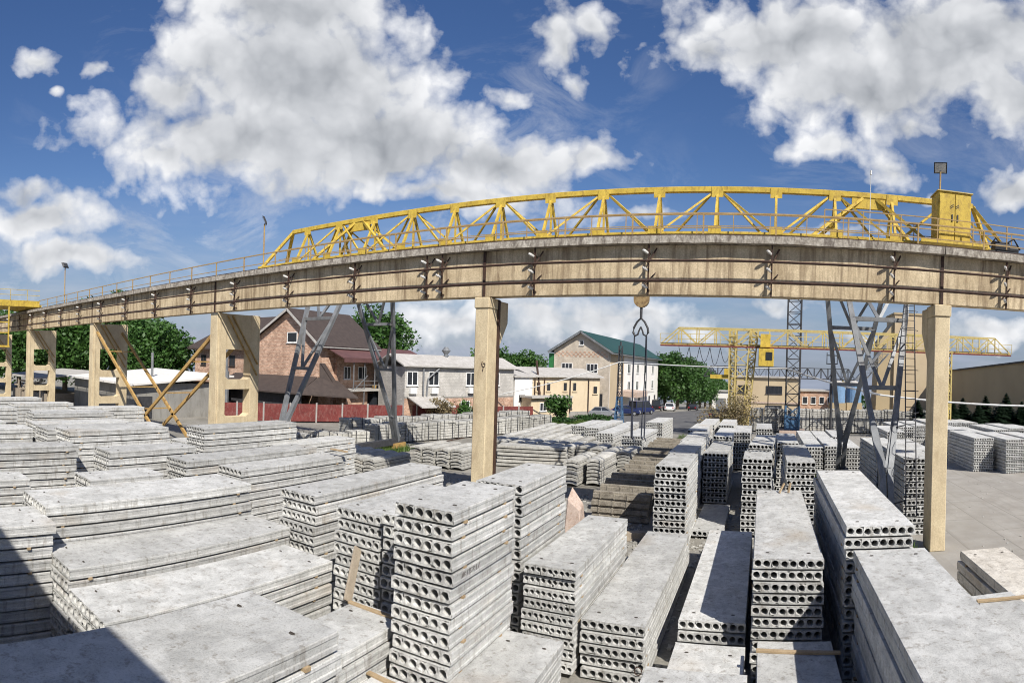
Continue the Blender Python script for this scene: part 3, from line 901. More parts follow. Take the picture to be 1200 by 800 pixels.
# rusty cross braces between the two left columns
br = empty('cross_bracing', (-38, 23.3, 0), 'rusty yellow X-shaped bracing between the two-legged columns', 'bracing')
for yy in (22.1, 24.6):
    for xa, za, xe in ((-47.2, 8.68, -35.8), (-29.9, 8.2, -41.1)):
        mb = MB(); mb.bar((xa, yy, za), (xe, yy, .3), .16, .22)
        mb.build('diagonal', M['rustyellow'], br)
for x, z in ((-44.8, 7.0), (-40.8, 4.2), (-38.6, 2.68), (-36.0, 4.04), (-32.6, 6.36)):
    mb = MB(); mb.bar((x, 22.2, z), (x, 24.5, z), .1, .08); mb.build('tie', M['rustyellow'], br)

# flood lights
def flood_lamp(x, y, z, h, label, tilt=1, s=1.0, face=(0, -1)):
    ob = empty('flood_lamp', (x, y, z), label, 'lamp', None)
    mb = MB(); mb.tube([(x, y, z), (x, y, z + h)], .05 * s, 8); mb.build('pole', M['railing'] if s > .9 else M['darksteel'], ob)
    f = Vector((face[0], face[1], -.55)).normalized(); u = Vector((0, 0, 1)); sd = f.cross(u).normalized(); up = sd.cross(f)
    c = Vector((x, y, z + h + .22 * s))
    mb = MB()
    w, hh = .36 * s, .3 * s
    back = [c - f * .1 + sd * (w * .7 * a) + up * (hh * .7 * b) for a, b in ((-1, -1), (1, -1), (1, 1), (-1, 1))]
    fr = [c + f * .03 + sd * (w * a) + up * (hh * b) for a, b in ((-1, -1), (1, -1), (1, 1), (-1, 1))]
    mb.add(back + fr, [(3, 2, 1, 0), (0, 1, 5, 4), (1, 2, 6, 5), (2, 3, 7, 6), (3, 0, 4, 7), (4, 5, 6, 7)])
    mb.bar(c - f * .08 - up * .1, Vector((x, y, z + h - .02)), .05, .05)
    hd = mb.build('housing', M['darksteel'], ob)
    mb = MB(); mb.add([c + f * .034 + sd * (w * .84 * a) + up * (hh * .82 * b) for a, b in ((-1, -1), (1, -1), (1, 1), (-1, 1))], [(0, 1, 2, 3)])
    mb.build('lens', M['lampglass'], hd)
    return ob
flood_lamp(8.52, 28.3, 13.2, 3.85, 'square flood lamp on a pole beside the yellow cabinet', s=.92, face=(-.3, -1))
flood_lamp(-33.3, 29.0, 13.45, 3.3, 'flood lamp on a tall pole at the left end of the yellow bridge', s=1.1, face=(-.8, -.9))
flood_lamp(-56.8, 22.75, ZT, 4.0, 'small lamp post on the far left part of the beam walkway', s=1.1, face=(-.9, -.3))

# ------------------------------------------------------------------ gantry crane with the yellow truss bridge
g = empty('gantry_crane', (-10, 30, 0), 'large yellow truss gantry crane on grey lattice legs behind the beam', 'gantry crane')
YT, ZTOP, ZLO, YA, YB = 30.0, 16.0, 13.4, 28.8, 31.2
mb = MB(); mb.bar((-31.2, YT, ZTOP), (10.9, YT, ZTOP), .26, .28); mb.build('top_chord', M['yellow'], g, bevel=.02)
for yy in (YA, YB):
    mb = MB(); mb.bar((-33.6, yy, ZLO), (12.8, yy, ZLO), .2, .3); mb.box(-33.6, 12.8, yy - .2, yy + .2, ZLO - .2, ZLO - .171); mb.build('lower_chord', M['yellow'], g, bevel=.015)
nodes = [-2.6 + 3.0 * k for k in range(-9, 5)]
md = MB()
for k, x in enumerate(nodes):
    mb = MB()
    for yy in (YA, YB):
        mb.bar((x, yy, ZLO + .17), (x, YT, ZTOP - .14), .15, .12, (1, 0, 0))
    mb.bar((x, YA, ZLO), (x, YB, ZLO), .14, .14)
    mb.bar((x, YT, ZLO), (x, YT, ZTOP - .14), .1, .08)
    for yy in (YA, YB): mb.box(x - .32, x + .32, yy - .11, yy - .09, ZLO - .1, ZLO + .42)
    mb.box(x - .3, x + .3, YT - .15, YT - .135, ZTOP - .42, ZTOP + .1)
    mb.build('post_frame', M['yellow'], g)
    apex = (round((x + 2.6) / 3.0) % 2 == 0)
    if apex:
        for s_ in (-1, 1):
            for yy in (YA, YB):
                md.bar((x + s_ * .25, YT, ZTOP - .15), (x + s_ * 2.75, yy, ZLO + .17), .10, .10)
# doubled bracing above the legs
for xc, hs in ((-24.9, 2.1), (5.2, 2.0)):
    mb = MB()
    for s_ in (-1, 1):
        for yy in (YA, YB):
            mb.bar((xc + s_ * .3, YT, ZTOP - .1), (xc + s_ * (hs + 1.0), yy, ZLO + .1), .18, .15)
        mb.bar((xc + s_ * hs, YA, ZLO), (xc + s_ * hs, YB, ZLO), .3, .3)
    mb.box(xc - .9, xc + .9, YT - .09, YT + .09, ZTOP - .7, ZTOP - .1)
    for yy in (YA, YB):
        mb.box(xc - 3.2, xc + 3.2, yy - .16, yy + .16, ZLO - .55, ZLO + .05)
    mb.build('leg_head', M['yellow'], g)
for xa, xb_ in ((-31.2, -33.3), (10.9, 12.6)):
    mb = MB()
    for yy in (YA, YB):
        mb.bar((xa, YT, ZTOP), (xb_, yy, ZLO), .22, .18)
    mb.build('end_frame', M['yellow'], g)
md.build('diagonals', M['yellow'], g)
mb = MB(); mb.box(-33.8, 12.8, YB + .12, YB + .95, ZLO - .1, ZLO - .05); mb.box(-35.4, -31.2, YA - .3, YB, ZLO - .28, ZLO - .12)
mb.build('walkway', M['paleyellow'], g)
mb = MB()
for zz in (.45, 1.0):
    mb.bar((-36, YB + .95, ZLO - .1 + zz), (12.8, YB + .95, ZLO - .1 + zz), .05, .05)
    mb.bar((-31, YA - .35, ZLO - .1 + zz), (12.5, YA - .35, ZLO - .1 + zz), .035, .035)
for k in range(27):
    x = -33.7 + k * 1.78
    mb.bar((x, YB + .95, ZLO - .1), (x, YB + .95, ZLO + .9), .05, .05)
    if k > 1: mb.bar((x, YA - .35, ZLO - .1), (x, YA - .35, ZLO + .9), .04, .04)
mb.build('bridge_railing', M['railing'], g)
def leg(xc, ytop, ybot, mat, hs=1.85, sideL=1, ladder=False, xbot=None):
    xbot = xc if xbot is None else xbot
    zt, zb = ZLO - .4, .75
    def P(s_, t):
        w = hs + (0.16 - hs) * min(1, t / .86)
        xx = xc + (xbot - xc) * t
        return Vector((xx + s_ * w, ytop + (ybot - ytop) * t, zt + (zb - zt) * t))
    mb = MB()
    for s_ in (-1, 1):
        mb.bar(P(s_, 0), P(s_, .86), .24, .22, (0, 1, 0)); mb.bar(P(s_, .86), P(s_, 1), .26, .26, (0, 1, 0))
    ts = [.02, .3, .56, .84]
    for t in ts[1:]:
        mb.bar(P(-1, t), P(1, t), .2, .2, (0, 1, 0))
    mb.bar(P(-1, .06), P(1, .06), .16, .16, (0, 1, 0))
    for a, b in zip(ts, ts[1:]):
        m0 = (P(-1, b) + P(1, b)) / 2
        mb.bar(P(-1, a), m0, .15, .13, (0, 1, 0)); mb.bar(P(1, a), m0, .15, .13, (0, 1, 0))
    o = mb.build('leg', mat, g)
    if ladder:
        mb = MB()
        a0, a1 = Vector((6.75, 28.2, 12.9)), Vector((5.85, 23.2, 1.0))
        b0, b1 = a0 + Vector((.45, 0, 0)), a1 + Vector((.45, 0, 0))
        for t in (.1, .4, .7, .95):
            mb.bar(a0.lerp(a1, t), P(1, t), .05, .05)
        mb.bar(a0, a1, .05, .05); mb.bar(b0, b1, .05, .05)
        for k in range(34):
            mb.bar(a0.lerp(a1, k / 33), b0.lerp(b1, k / 33), .03, .03)
        for k in range(12):
            t = (k + .5) / 13
            c = a0.lerp(a1, t) + Vector((.22, 0, 0))
            mb.tube([c + Vector((.34 * math.cos(w), -.62 * max(0, math.sin(w)), 0)) for w in [PI * j / 6 for j in range(7)]], .015, 4, caps=False)
        mb.build('ladder', M['darksteel'], g)
    return o
leg(-25.7, YA, 23.6, M['greysteel'], xbot=-25.9)
leg(-24.9, YB, 36.4, M['greysteel'], xbot=-26.0)
leg(5.4, YA, 23.6, M['greysteel'], ladder=True, xbot=5.2)
leg(4.9, YB, 36.4, M['greysteel'], xbot=4.9)
for x in (-25.95, 5.1):
    mb = MB(); mb.box(x - .22, x + .22, 23.0, 37.0, .5, .95); mb.build('end_carriage', M['darksteel'], g)
    for y in (23.6, 36.4):
        mb = MB(); mb.box(x - .3, x + .3, y - .75, y + .75, .22, .62); bg = mb.build('bogie', M['rustyellow'], g)
        for yy in (y - .45, y + .45):
            mb = MB(); mb.tube([(x - .1, yy, .3), (x + .1, yy, .3)], .22, 14); mb.build('wheel', M['darksteel'], bg)
for i, x in enumerate((-25.95, 5.1)):
    mb = MB(); mb.box(x - .05, x + .05, 18, 62, .01, .075)
    centred(mb, 'ground_rail', M['rust'], (x, 18, .01), 'crane rail on the ground under the %s crane legs' % ('left' if i == 0 else 'right'), 'rail')
# electrical cabinet
cab = MB(); cab.box(8.15, 9.85, 27.3, 28.5, 13.28, 15.75); cb = cab.build('cabinet', M['yellow'], g, bevel=.02)
mb = MB(); mb.box(8.08, 9.92, 27.22, 28.56, 15.752, 15.80); mb.build('cabinet_lid', M['paleyellow'], cb)
for x0, x1 in ((8.2, 8.985), (9.015, 9.8)):
    mb = MB(); mb.box(x0, x1, 27.262, 27.297, 13.35, 15.65)
    for zz in (14.35, 14.42, 14.49):
        pass
    mb.build('door', M['yellow'], cb, bevel=.012)
mb = MB()
for x in (8.86, 9.14):
    mb = MB()
    mb.box(x - .03, x + .03, 27.225, 27.258, 14.3, 14.65)
    mb.build('handle', M['darksteel'], cb)
    mb = MB()
    for dz in (0, .09):
        mb.bar((x - .1, 27.25, 14.95 + dz), (x + .06, 27.25, 15.06 + dz), .02, .03)
    mb.build('warning_mark', M['darksteel'], cb)
mb = MB(); mb.box(7.2, 10.6, 26.8, 28.55, 13.1, 13.16); mb.box(7.2, 10.6, 26.8, 26.86, 13.16, 13.28); mb.build('platform', M['yellow'], g)
mb = MB()
for zz in (.55, 1.1):
    mb.bar((2.6, 26.82, 13.15 + zz), (13.4, 26.82, 13.15 + zz), .045, .045)
for k in range(7):
    mb.bar((2.6 + 1.8 * k, 26.82, 13.1), (2.6 + 1.8 * k, 26.82, 14.25), .05, .05)
mb.build('platform_railing', M['railing'], g)
mb = MB()
mb.tube([(11.2, 27.6, 13.35), (12.0, 27.6, 13.35)], .32, 12); mb.tube([(12.1, 28.0, 13.4), (12.7, 28.0, 13.4)], .26, 12); mb.box(10.8, 13.2, 27.2, 28.6, 13.0, 13.1)
mb.tube([(10.9, 27.4, 13.3), (11.2, 27.3, 13.75), (11.6, 27.4, 13.4), (12.2, 27.3, 13.8), (12.6, 27.4, 13.3)], .05, 5)
mb.build('winch', M['darksteel'], g)
mb = MB(); mb.tube([(4.95, 28.2, 13.2), (4.95, 28.2, 16.5)], .018, 5); mb.tube([(4.95, 28.2, 16.5), (4.95, 28.2, 16.7)], .05, 6); mb.build('antenna', M['cable'], g)
mb = MB(); mb.box(-8.2, -4.6, 29.1, 30.9, 12.3, 13.0); mb.build('trolley', M['yellow'], g)

# hook block hanging from the trolley, and its slings
hx, hy = -6.42, 30.0
hb = empty('hook_block', (hx, hy, 9.4), 'tan pulley block with double hook hanging below the beam', 'hook')
mb = MB(); 
for k in (-.22, .22):
    mb.tube([(hx + k, hy, 12.3), (hx + k, hy, 10.2)], .02, 5)
mb.build('hoist_rope', M['wire_rope'], hb)
mb = MB()
pr = [(hx + .40 * math.cos(a), hy - .13, 10.3 + .40 * math.sin(a)) for a in [PI + PI * k / 10 for k in range(11)]] + [(hx + .40, hy - .13, 10.75), (hx - .40, hy - .13, 10.75)]
mb.prism(pr, (0, .26, 0)); mb.build('pulley_block', M['hookpaint'], hb)
mb = MB(); mb.tube([(hx, hy, 9.95), (hx, hy, 9.3)], .07, 8)
for s_ in (-1, 1):
    mb.tube([(hx, hy, 9.35), (hx + s_ * .2, hy, 9.15), (hx + s_ * .36, hy, 8.85), (hx + s_ * .40, hy, 8.6), (hx + s_ * .3, hy, 8.42), (hx + s_ * .15, hy, 8.5), (hx + s_ * .09, hy, 8.7), (hx, hy, 8.9)], [.05, .055, .06, .065, .06, .05, .045, .04], 7)
mb.build('double_hook', M['darksteel'], hb)
sl = empty('lifting_sling', (hx, hy, 2.0), 'four-leg wire rope sling hanging from the double hook', 'sling')
for a, (sx, b) in enumerate(((-.33, (-.5, .2)), (-.31, (-.3, -.25)), (.29, (.2, .2)), (.33, (.5, -.2)))):
    mb = MB()
    mb.tube([(hx + sx, hy, 8.46), (hx + sx + (b[0] - sx) * .3, hy + b[1] * .4, 6.2), (hx + b[0] * .8, hy + b[1], 3.9)], .028, 5)
    mb.tube([(hx + b[0] * .8, hy + b[1], 3.9), (hx + b[0] * .78, hy + b[1], 3.2), (hx + b[0] * .78 + .1, hy + b[1], 3.0)], .04, 5)
    mb.build('sling_leg', M['wire_rope'], sl)

# ------------------------------------------------------------------ overhead crane end at the far left of the runway
oc = empty('overhead_crane', (-67, 19.5, ZT), 'yellow overhead crane end at the left end of the concrete runway', 'overhead crane')
mb = MB(); mb.box(-70.5, -64.4, 1, 22.7, ZT + .4, ZT + 1.1); mb.box(-69.7, -65.1, 21.2, 23.2, ZT + .18, ZT + .75); mb.build('girder', M['yellow'], oc)
mb = MB()
for zz in (.6, 1.2): mb.bar((-64.4, 1, ZT + 1.1 + zz), (-64.4, 22.7, ZT + 1.1 + zz), .06, .06)
for k in range(11): mb.bar((-64.4, 1 + k * 2.02, ZT + 1.1), (-64.4, 1 + k * 2.02, ZT + 2.3), .06, .06)
mb.build('crane_railing', M['paleyellow'], oc)
mb = MB()
for y in (15.6, 17.4, 19.05):
    mb.bar((-64.5, y, ZT + .4), (-64.5, y, 7.5), .14, .14)
for z in (7.5, 9.0, 10.2): mb.bar((-64.5, 15.6, z), (-64.5, 19.05, z), .12, .12)
mb.box(-66.5, -64.3, 15.4, 19.2, 7.35, 7.5)
mb.build('cabin_frame', M['yellow'], oc)
mb = MB(); mb.box(-66.3, -64.6, 15.8, 17.3, 7.55, 10.8); mb.build('cabin', M['glass'], oc)

# ------------------------------------------------------------------ lattice helpers: masts, far cranes
def lattice(mb, p0, p1, w0, w1, n, r, d=None):
    """square lattice column from p0 to p1"""
    p0 = Vector(p0); p1 = Vector(p1); ax = (p1 - p0).normalized()
    a = Vector((1, 0, 0)) if abs(ax.x) < .9 else Vector((0, 1, 0))
    b = ax.cross(a).normalized(); a = b.cross(ax)
    def C(k, t):
        s1, s2 = ((-1, -1), (1, -1), (1, 1), (-1, 1))[k % 4]
        w = (w0 + (w1 - w0) * t) / 2
        return p0.lerp(p1, t) + a * (s1 * w) + b * (s2 * w)
    for k in range(4):
        mb.bar(C(k, 0), C(k, 1), r, r)
        for i in range(n):
            t0, t1 = i / n, (i + 1) / n
            q = k if i % 2 else k + 1
            mb.bar(C(q, t0), C(2 * k + 1 - q, t1), r * .6, r * .6)
            mb.bar(C(k, t0), C(k + 1, t0), r * .6, r * .6)
ms = empty('lattice_mast', (3.3, 66, 0), 'tall dark lattice mast with a blue lower section behind the yard', 'mast')
mb = MB(); lattice(mb, (3.3, 66, 3.2), (3.3, 66, 17.5), 1.5, 1.5, 11, .13); mb.build('mast_upper', M['darksteel'], ms)
mb = MB(); lattice(mb, (3.3, 66, .6), (3.3, 66, 3.2), 1.5, 1.5, 2, .2); mb.box(2.6, 4.0, 65.3, 66.7, .5, 1.6); mb.build('mast_base', M['bluesteel'], ms)
mb = MB(); mb.box(1.9, 4.8, 64.8, 67.4, 0, .5); mb.build('footing', M['pink'], ms)
pm = empty('power_post', (-17.4, 70, 0), 'thin dark lattice post with a blue base by the road', 'post')
mb = MB(); lattice(mb, (-17.4, 70, 3.4), (-17.4, 70, 9.6), .55, .38, 7, .09); mb.tube([(-17.4, 70, 9.6), (-17.4, 70, 10.1)], .1, 6); mb.build('post_upper', M['darksteel'], pm)
mb = MB(); lattice(mb, (-17.4, 70, 0), (-17.4, 70, 3.4), .95, .55, 4, .12); mb.build('post_base', M['bluesteel'], pm)
pm2 = empty('utility_pole', (7.2, 62, 0), 'slim dark pole with cross arms behind the block row', 'pole')
mb = MB(); mb.tube([(7.2, 62, 0), (7.2, 62, 9.3)], [.16, .12], 8); mb.build('pole', M['darksteel'], pm2)
mb = MB()
for z in (7.9, 8.8): mb.bar((6.6, 62, z), (7.8, 62, z), .1, .1)
for x in (6.65, 7.75): mb.bar((x, 62, 7.9), (x, 62, 9.1), .08, .08)
mb.build('cross_arm', M['darksteel'], pm2)

def truss_bridge(mb, x0, x1, y, z0, z1, n, w, r):
    for yy in (y - w / 2, y + w / 2):
        mb.bar((x0, yy, z0), (x1, yy, z0), r * 1.4, r * 1.6); mb.bar((x0 + (x1 - x0) / n, yy, z1), (x1 - (x1 - x0) / n, yy, z1), r, r)
        for i in range(n):
            xa = x0 + (x1 - x0) * i / n; xb_ = x0 + (x1 - x0) * (i + 1) / n
            if i > 0: mb.bar((xa, yy, z0), (xa, yy, z1), r * .8, r * .8)
            if i % 2: mb.bar((xa, yy, z1), (xb_, yy, z0), r * .8, r * .8)
            else: mb.bar((xa, yy, z0), (xb_, yy, z1 if i < n - 1 else z1), r * .8, r * .8)
g2 = empty('gantry_crane', (8, 60, 0), 'distant pale yellow truss gantry crane with lattice leg across the yard', 'gantry crane')
z0, z1 = 9.45, 11.1
mb = MB(); truss_bridge(mb, -10.5, 26.2, 60, z0, z1, 20, 2.0, .13); mb.build('bridge_truss', M['paleyellow'], g2)
mb = MB(); mb.box(-10.5, 26.2, 58.7, 58.9, z0 - .25, z0 - .1); mb.build('bridge_edge', M['redfence'], g2)
mb = MB()
for zz in (.5, 1.0): mb.bar((-10.5, 58.6, z0 + zz), (26.2, 58.6, z0 + zz), .05, .05)
for k in range(25): mb.bar((-10.5 + 1.529 * k, 58.6, z0), (-10.5 + 1.529 * k, 58.6, z0 + 1), .05, .05)
mb.build('bridge_railing', M['paleyellow'], g2)
mb = MB()
lattice(mb, (-3.1, 58.9, .3), (-3.2, 59.2, z1), .5, .7, 14, .12); lattice(mb, (-1.8, 58.9, .3), (-1.05, 59.2, z1), .5, .8, 14, .12)
lattice(mb, (-3.1, 61.4, .3), (-3.2, 60.8, z1), .5, .7, 14, .1); lattice(mb, (-1.8, 61.4, .3), (-1.05, 60.8, z1), .5, .8, 14, .1)
for z in (1.5, 3, 4.5, 6, 7.5, 9): mb.bar((-3.1, 58.9, z), (-1.6, 58.9, z + 1.2), .09, .09); mb.bar((-1.6, 58.9, z), (-3.1, 58.9, z + 1.2), .09, .09); mb.bar((-3.1, 58.88, z), (-1.6, 58.88, z), .09, .09)
mb.build('leg', M['paleyellow'], g2)
mb = MB(); lattice(mb, (19, 58.6, .3), (18.6, 59.2, z0), .5, 1.4, 10, .13); mb.build('leg', M['paleyellow'], g2)
mb = MB(); lattice(mb, (19, 62.4, .3), (18.6, 60.8, z0), .5, 1.4, 10, .13); mb.build('leg', M['paleyellow'], g2)
mb = MB(); mb.box(-.55, .95, 57.7, 59.0, 7.4, 9.15); c2 = mb.build('operator_cabin', M['yellow'], g2, bevel=.03)
mb = MB(); mb.box(.15, .8, 57.665, 57.698, 8.0, 8.8); mb.build('cabin_window', M['glass'], c2)
mb = MB(); mb.box(-.4, .6, 58.2, 59.2, 9.3, 10.6); mb.build('hoist_housing', M['yellow'], g2)
mb = MB()
for k in range(5):
    xa = -8.6 + k * 1.05
    mb.tube([(xa + 1.05 * j / 6, 58.8, z0 - .3 - 1.5 * math.sin(PI * j / 6) * (1 + .2 * (k % 2))) for j in range(7)], .03, 4)
mb.build('festoon_cable', M['blackcable'], g2)
mb = MB(); mb.tube([(.5, 58.3, 7.4), (.5, 58.3, 3.5)], .05, 4); mb.build('hoist_cable', M['blackcable'], g2)
g3 = empty('gantry_crane', (0, 128, gz(128)), 'farthest thin gantry crane low on the horizon beyond the bush', 'gantry crane')
mb = MB(); truss_bridge(mb, -13, 20, 128, 5.9, 8.2, 22, 1.6, .14); mb.build('bridge_truss', M['darksteel'], g3)
mb = MB(); mb.box(-11.5, -6.5, 126.5, 127, 5.4, 6.3); mb.box(-8.5, -7, 126, 127.5, 6.3, 7.6); mb.build('hoist', M['yellow'], g3)
mb = MB(); lattice(mb, (-1, 128, gz(128)), (-1, 128, 5.9), .9, 1.4, 6, .15); mb.build('leg', M['paleyellow'], g3)
mb = MB(); lattice(mb, (18, 128, gz(128)), (18, 128, 5.9), .9, 1.4, 6, .15); mb.build('leg', M['paleyellow'], g3)

# white cable slung across the yard
def cable(name, pts, r, mat, label, sag=0., n=14):
    mb = MB(); out = []
    for a, b in zip(pts, pts[1:]):
        for k in range(n):
            t = k / n
            out.append(Vector(a).lerp(Vector(b), t) - Vector((0, 0, sag * 4 * t * (1 - t))))
    out.append(Vector(pts[-1]))
    mb.tube(out, r, 6)
    return centred(mb, name, M[mat], tuple(pts[0]), label, 'cable')
cable('slung_cable', [(-31.5, 66, 3.2), (-17.4, 69.6, 7.6)], .07, 'cable', 'pale cable rising from the peach building to the post', .3)
cable('slung_cable', [(-17.4, 69.6, 7.6), (2.6, 65.2, 7.3), (9.3, 46, 5.2), (21.5, 44, 4.5)], .085, 'cable', 'thick white cable slung from the post across to the right', .15)

# ------------------------------------------------------------------ buildings
class Facade:
    """vertical wall plane from p0 to p1 (plan points); windows are proud frames with panes"""
    def __init__(s, p0, p1):
        s.p0 = Vector((p0[0], p0[1], 0)); s.p1 = Vector((p1[0], p1[1], 0))
        s.d = (s.p1 - s.p0).normalized(); s.L = (s.p1 - s.p0).length
        s.n = Vector((s.d.y, -s.d.x, 0))
    def pt(s, u, z, o=0.):
        return s.p0 + s.d * u + s.n * o + Vector((0, 0, z))
    def panel(s, mb, u0, u1, z0, z1, o0, o1):
        vs = [s.pt(u, z, o) for o in (o0, o1) for u, z in ((u0, z0), (u1, z0), (u1, z1), (u0, z1))]
        mb.add(vs, [(0, 3, 2, 1), (4, 5, 6, 7), (0, 1, 5, 4), (1, 2, 6, 5), (2, 3, 7, 6), (3, 0, 4, 7)])
    def window(s, b, u, z, w, h, mull=1, frame='whiteframe', name='window'):
        mb = MB(); t = .09
        s.panel(mb, u - w / 2, u + w / 2, z, z + t, .002, .06); s.panel(mb, u - w / 2, u + w / 2, z + h - t, z + h, .002, .06)
        s.panel(mb, u - w / 2, u - w / 2 + t, z + t, z + h - t, .002, .058); s.panel(mb, u + w / 2 - t, u + w / 2, z + t, z + h - t, .002, .058)
        for k in range(mull):
            c = u - w / 2 + w * (k + 1) / (mull + 1)
            s.panel(mb, c - .045, c + .045, z + t, z + h - t, .002, .056)
        s.panel(mb, u - w / 2 - .08, u + w / 2 + .08, z - .07, z - .003, .002, .14)
        f = mb.build(name, M[frame], b)
        mb = MB(); s.panel(mb, u - w / 2 + t, u + w / 2 - t, z + t, z + h - t, .003, .02)
        mb.build('pane', M['glass'], f)
        return f
    def door(s, b, u, w, h, mat='darksteel', z=0.):
        mb = MB(); s.panel(mb, u - w / 2, u + w / 2, z, z + h, .002, .06); return mb.build('door', M[mat], b)

def wall_poly(b, poly, depth, mat, name='wall'):
    mb = MB(); mb.prism(poly, depth); return mb.build(name, M[mat], b)
def roof_plane(b, quad, th, mat, name='roof'):
    mb = MB(); mb.prism(quad, (0, 0, th)); return mb.build(name, M[mat], b)

# brick house with a steep brown roof
h = empty('brick_house', (-52, 50, 0), 'brick gable house with steep dark brown roof and balcony', 'house')
X0, X1, Xa, Y0, Y1 = -57.6, -45.2, -50.0, 48.0, 58.0
ze0, ze1, za = 8.4, 8.8, 12.6
wall_poly(h, [(X0, Y0, 0), (X1, Y0, 0), (X1, Y0, ze1), (Xa, Y0, za), (X0, Y0, ze0)], (0, Y1 - Y0, 0), 'brick')
def slope(b, pa, pb, dy0, dy1, th, mat, name='roof'):
    mb = MB()
    d = Vector(pb) - Vector(pa); nrm = Vector((-d.z, 0, d.x)).normalized()
    if nrm.z < 0: nrm = -nrm
    q = [Vector((pa[0], dy0, pa[2])), Vector((pb[0], dy0, pb[2])), Vector((pb[0], dy1, pb[2])), Vector((pa[0], dy1, pa[2]))]
    mb.prism([v + nrm * .012 for v in q], nrm * th)
    return mb.build(name, M[mat], b)
slope(h, (X1 + .7, 0, ze1 - .6), (Xa, 0, za), Y0 - .6, Y1 + .5, .18, 'roofbrown')
slope(h, (X0 - .9, 0, ze0 - .5), (Xa - .002, 0, za), Y0 - .6, Y1 + .5, .18, 'roofbrown')
mb = MB()
for pa, pb in (((X1 + .7, ze1 - .62), (Xa, za)), ((X0 - .9, ze0 - .52), (Xa, za))):
    mb.bar((pa[0], Y0 - .66, pa[1] - .02), (pb[0], Y0 - .66, pb[1] - .02), .05, .28)
mb.bar((X1 + .75, Y0 - .5, ze1 - .6), (X1 + .75, Y1 + .4, ze1 - .6), .12, .12)
mb.build('fascia', M['roofgrey'], h)
f = Facade((X0, Y0), (X1, Y0))
f.window(h, 8.0, 8.7, 1.7, 1.25, 0)
fx = Facade((X1, Y0), (X1, Y1))
# left wing, ridge across
wall_poly(h, [(-73, 50.5, 0), (-57.7, 50.5, 0), (-57.7, 50.5, 8.1), (-73, 50.5, 8.1)], (0, 9, 0), 'brick')
mb = MB(); mb.prism([(-74.5, 49.6, 7.9), (-57.0, 49.6, 7.9), (-51.5, 55, 12.45), (-68, 55, 12.45)], (0, 0, .18)); mb.build('roof', M['roofbrown'], h)
mb = MB(); mb.prism([(-74.5, 60.4, 7.9), (-57.0, 60.4, 7.9), (-51.5, 55.01, 12.45), (-68, 55.01, 12.45)], (0, 0, .18)); mb.build('roof', M['roofbrown'], h)
mb = MB(); mb.prism([(-74.5, 49.6, 7.9), (-68, 55, 12.45), (-74.5, 60.4, 7.9)], (0, 0, .18)); mb.build('roof', M['roofbrown'], h)
fl = Facade((-73, 50.5), (-57.7, 50.5))
for u in (2.2, 5.5, 9.0, 12.4): fl.window(h, u, 5.6, 1.3, 1.5, 1, 'roofbrown')
# lean-to roofs at the foot
mb = MB(); mb.prism([(-60, 43.8, 3.0), (-44.2, 43.8, 3.0), (-45.3, 47.9, 4.7), (-60, 47.9, 4.7)], (0, 0, .15)); mb.prism([(-44.2, 43.8, 3.0), (-41.0, 50, 2.6), (-44.0, 50, 4.3), (-45.1, 47.9, 4.7)], (0, 0, .15)); mb.build('lean_to_roof', M['roofbrown'], h)
mb = MB(); mb.box(-59.5, -44.6, 44.6, 44.8, 0, 2.95); mb.build('lean_to_wall', M['darksteel'], h)
# sloped brown flank next to the balcony
mb = MB(); mb.prism([(-45.1, 47.98, 6.4), (-44.9, 48.02, 6.4), (-43.3, 49.6, 3.0), (-44.9, 47.98, 3.0)], (.05, .6, 0)); mb.build('roof_flank', M['roofbrown'], h)
# balcony wing under the maroon awning
wall_poly(h, [(X1 + .002, 50.6, 0), (X1 + .002, 63.5, 0), (X1 + .002, 63.5, 8.0), (X1 + .002, 50.6, 8.0)], (.4, 0, 0), 'brick', 'balcony_wall')
mb = MB(); mb.prism([(-45.6, 49.0, 8.35), (-42.3, 49.0, 6.95), (-42.3, 66.5, 6.95), (-45.6, 66.5, 8.35)], (0, 0, .12)); mb.box(-42.32, -42.24, 49.0, 66.5, 6.6, 7.1); mb.build('awning', M['awning'], h)
mb = MB(); mb.box(X1 + .42, -42.4, 50.7, 64.5, 3.3, 3.55); mb.build('balcony_floor', M['roofgrey'], h)
mb = MB()
for k in range(8):
    y = 50.9 + k * 1.93
    mb.bar((-42.5, y, 0 if k % 2 else 3.55), (-42.5, y, 6.75), .09, .09)
for z in (4.0, 4.5): mb.bar((-42.5, 50.9, z), (-42.5, 64.4, z), .06, .06)
mb.bar((-42.5, 51.2, 3.6), (-42.5, 53.4, 5.1), .08, .08)
mb.build('balcony_railing', M['greysteel'], h)
fb = Facade((X1 + .41, 50.6), (X1 + .41, 63.5))
for u, w in ((1.8, 1.2), (4.6, 1.6), (8.0, 1.4), (11.0, 1.4)):
    fb.window(h, u, 4.6, w, 1.5, 1)
mb = MB(); mb.box(X1 + .42, -43.0, 55.2, 59.2, .0, 3.0); mb.build('store_front', M['glass'], h)
mb = MB(); mb.box(X1 + .42, -43.4, 50.7, 54.6, .0, 3.2); mb.build('ground_wall', M['brick'], h)
mb = MB(); mb.box(X1 + .5, -42.2, 60.4, 64.2, 2.3, 2.4); mb.build('shed_roof', M['roofgrey'], h)
mb = MB(); mb.tube([(-44.3, 44.8, 0), (-44.3, 44.8, 0.1)], .1, 6)
flowerpot = MB(); flowerpot.tube([(-42.7, 55.0, 3.57), (-42.7, 55.0, 4.0)], [.2, .28], 8)
centred(flowerpot, 'bucket', M['rustyellow'], (-42.7, 55.0, 3.56), 'orange bucket on the brick house balcony', 'bucket')

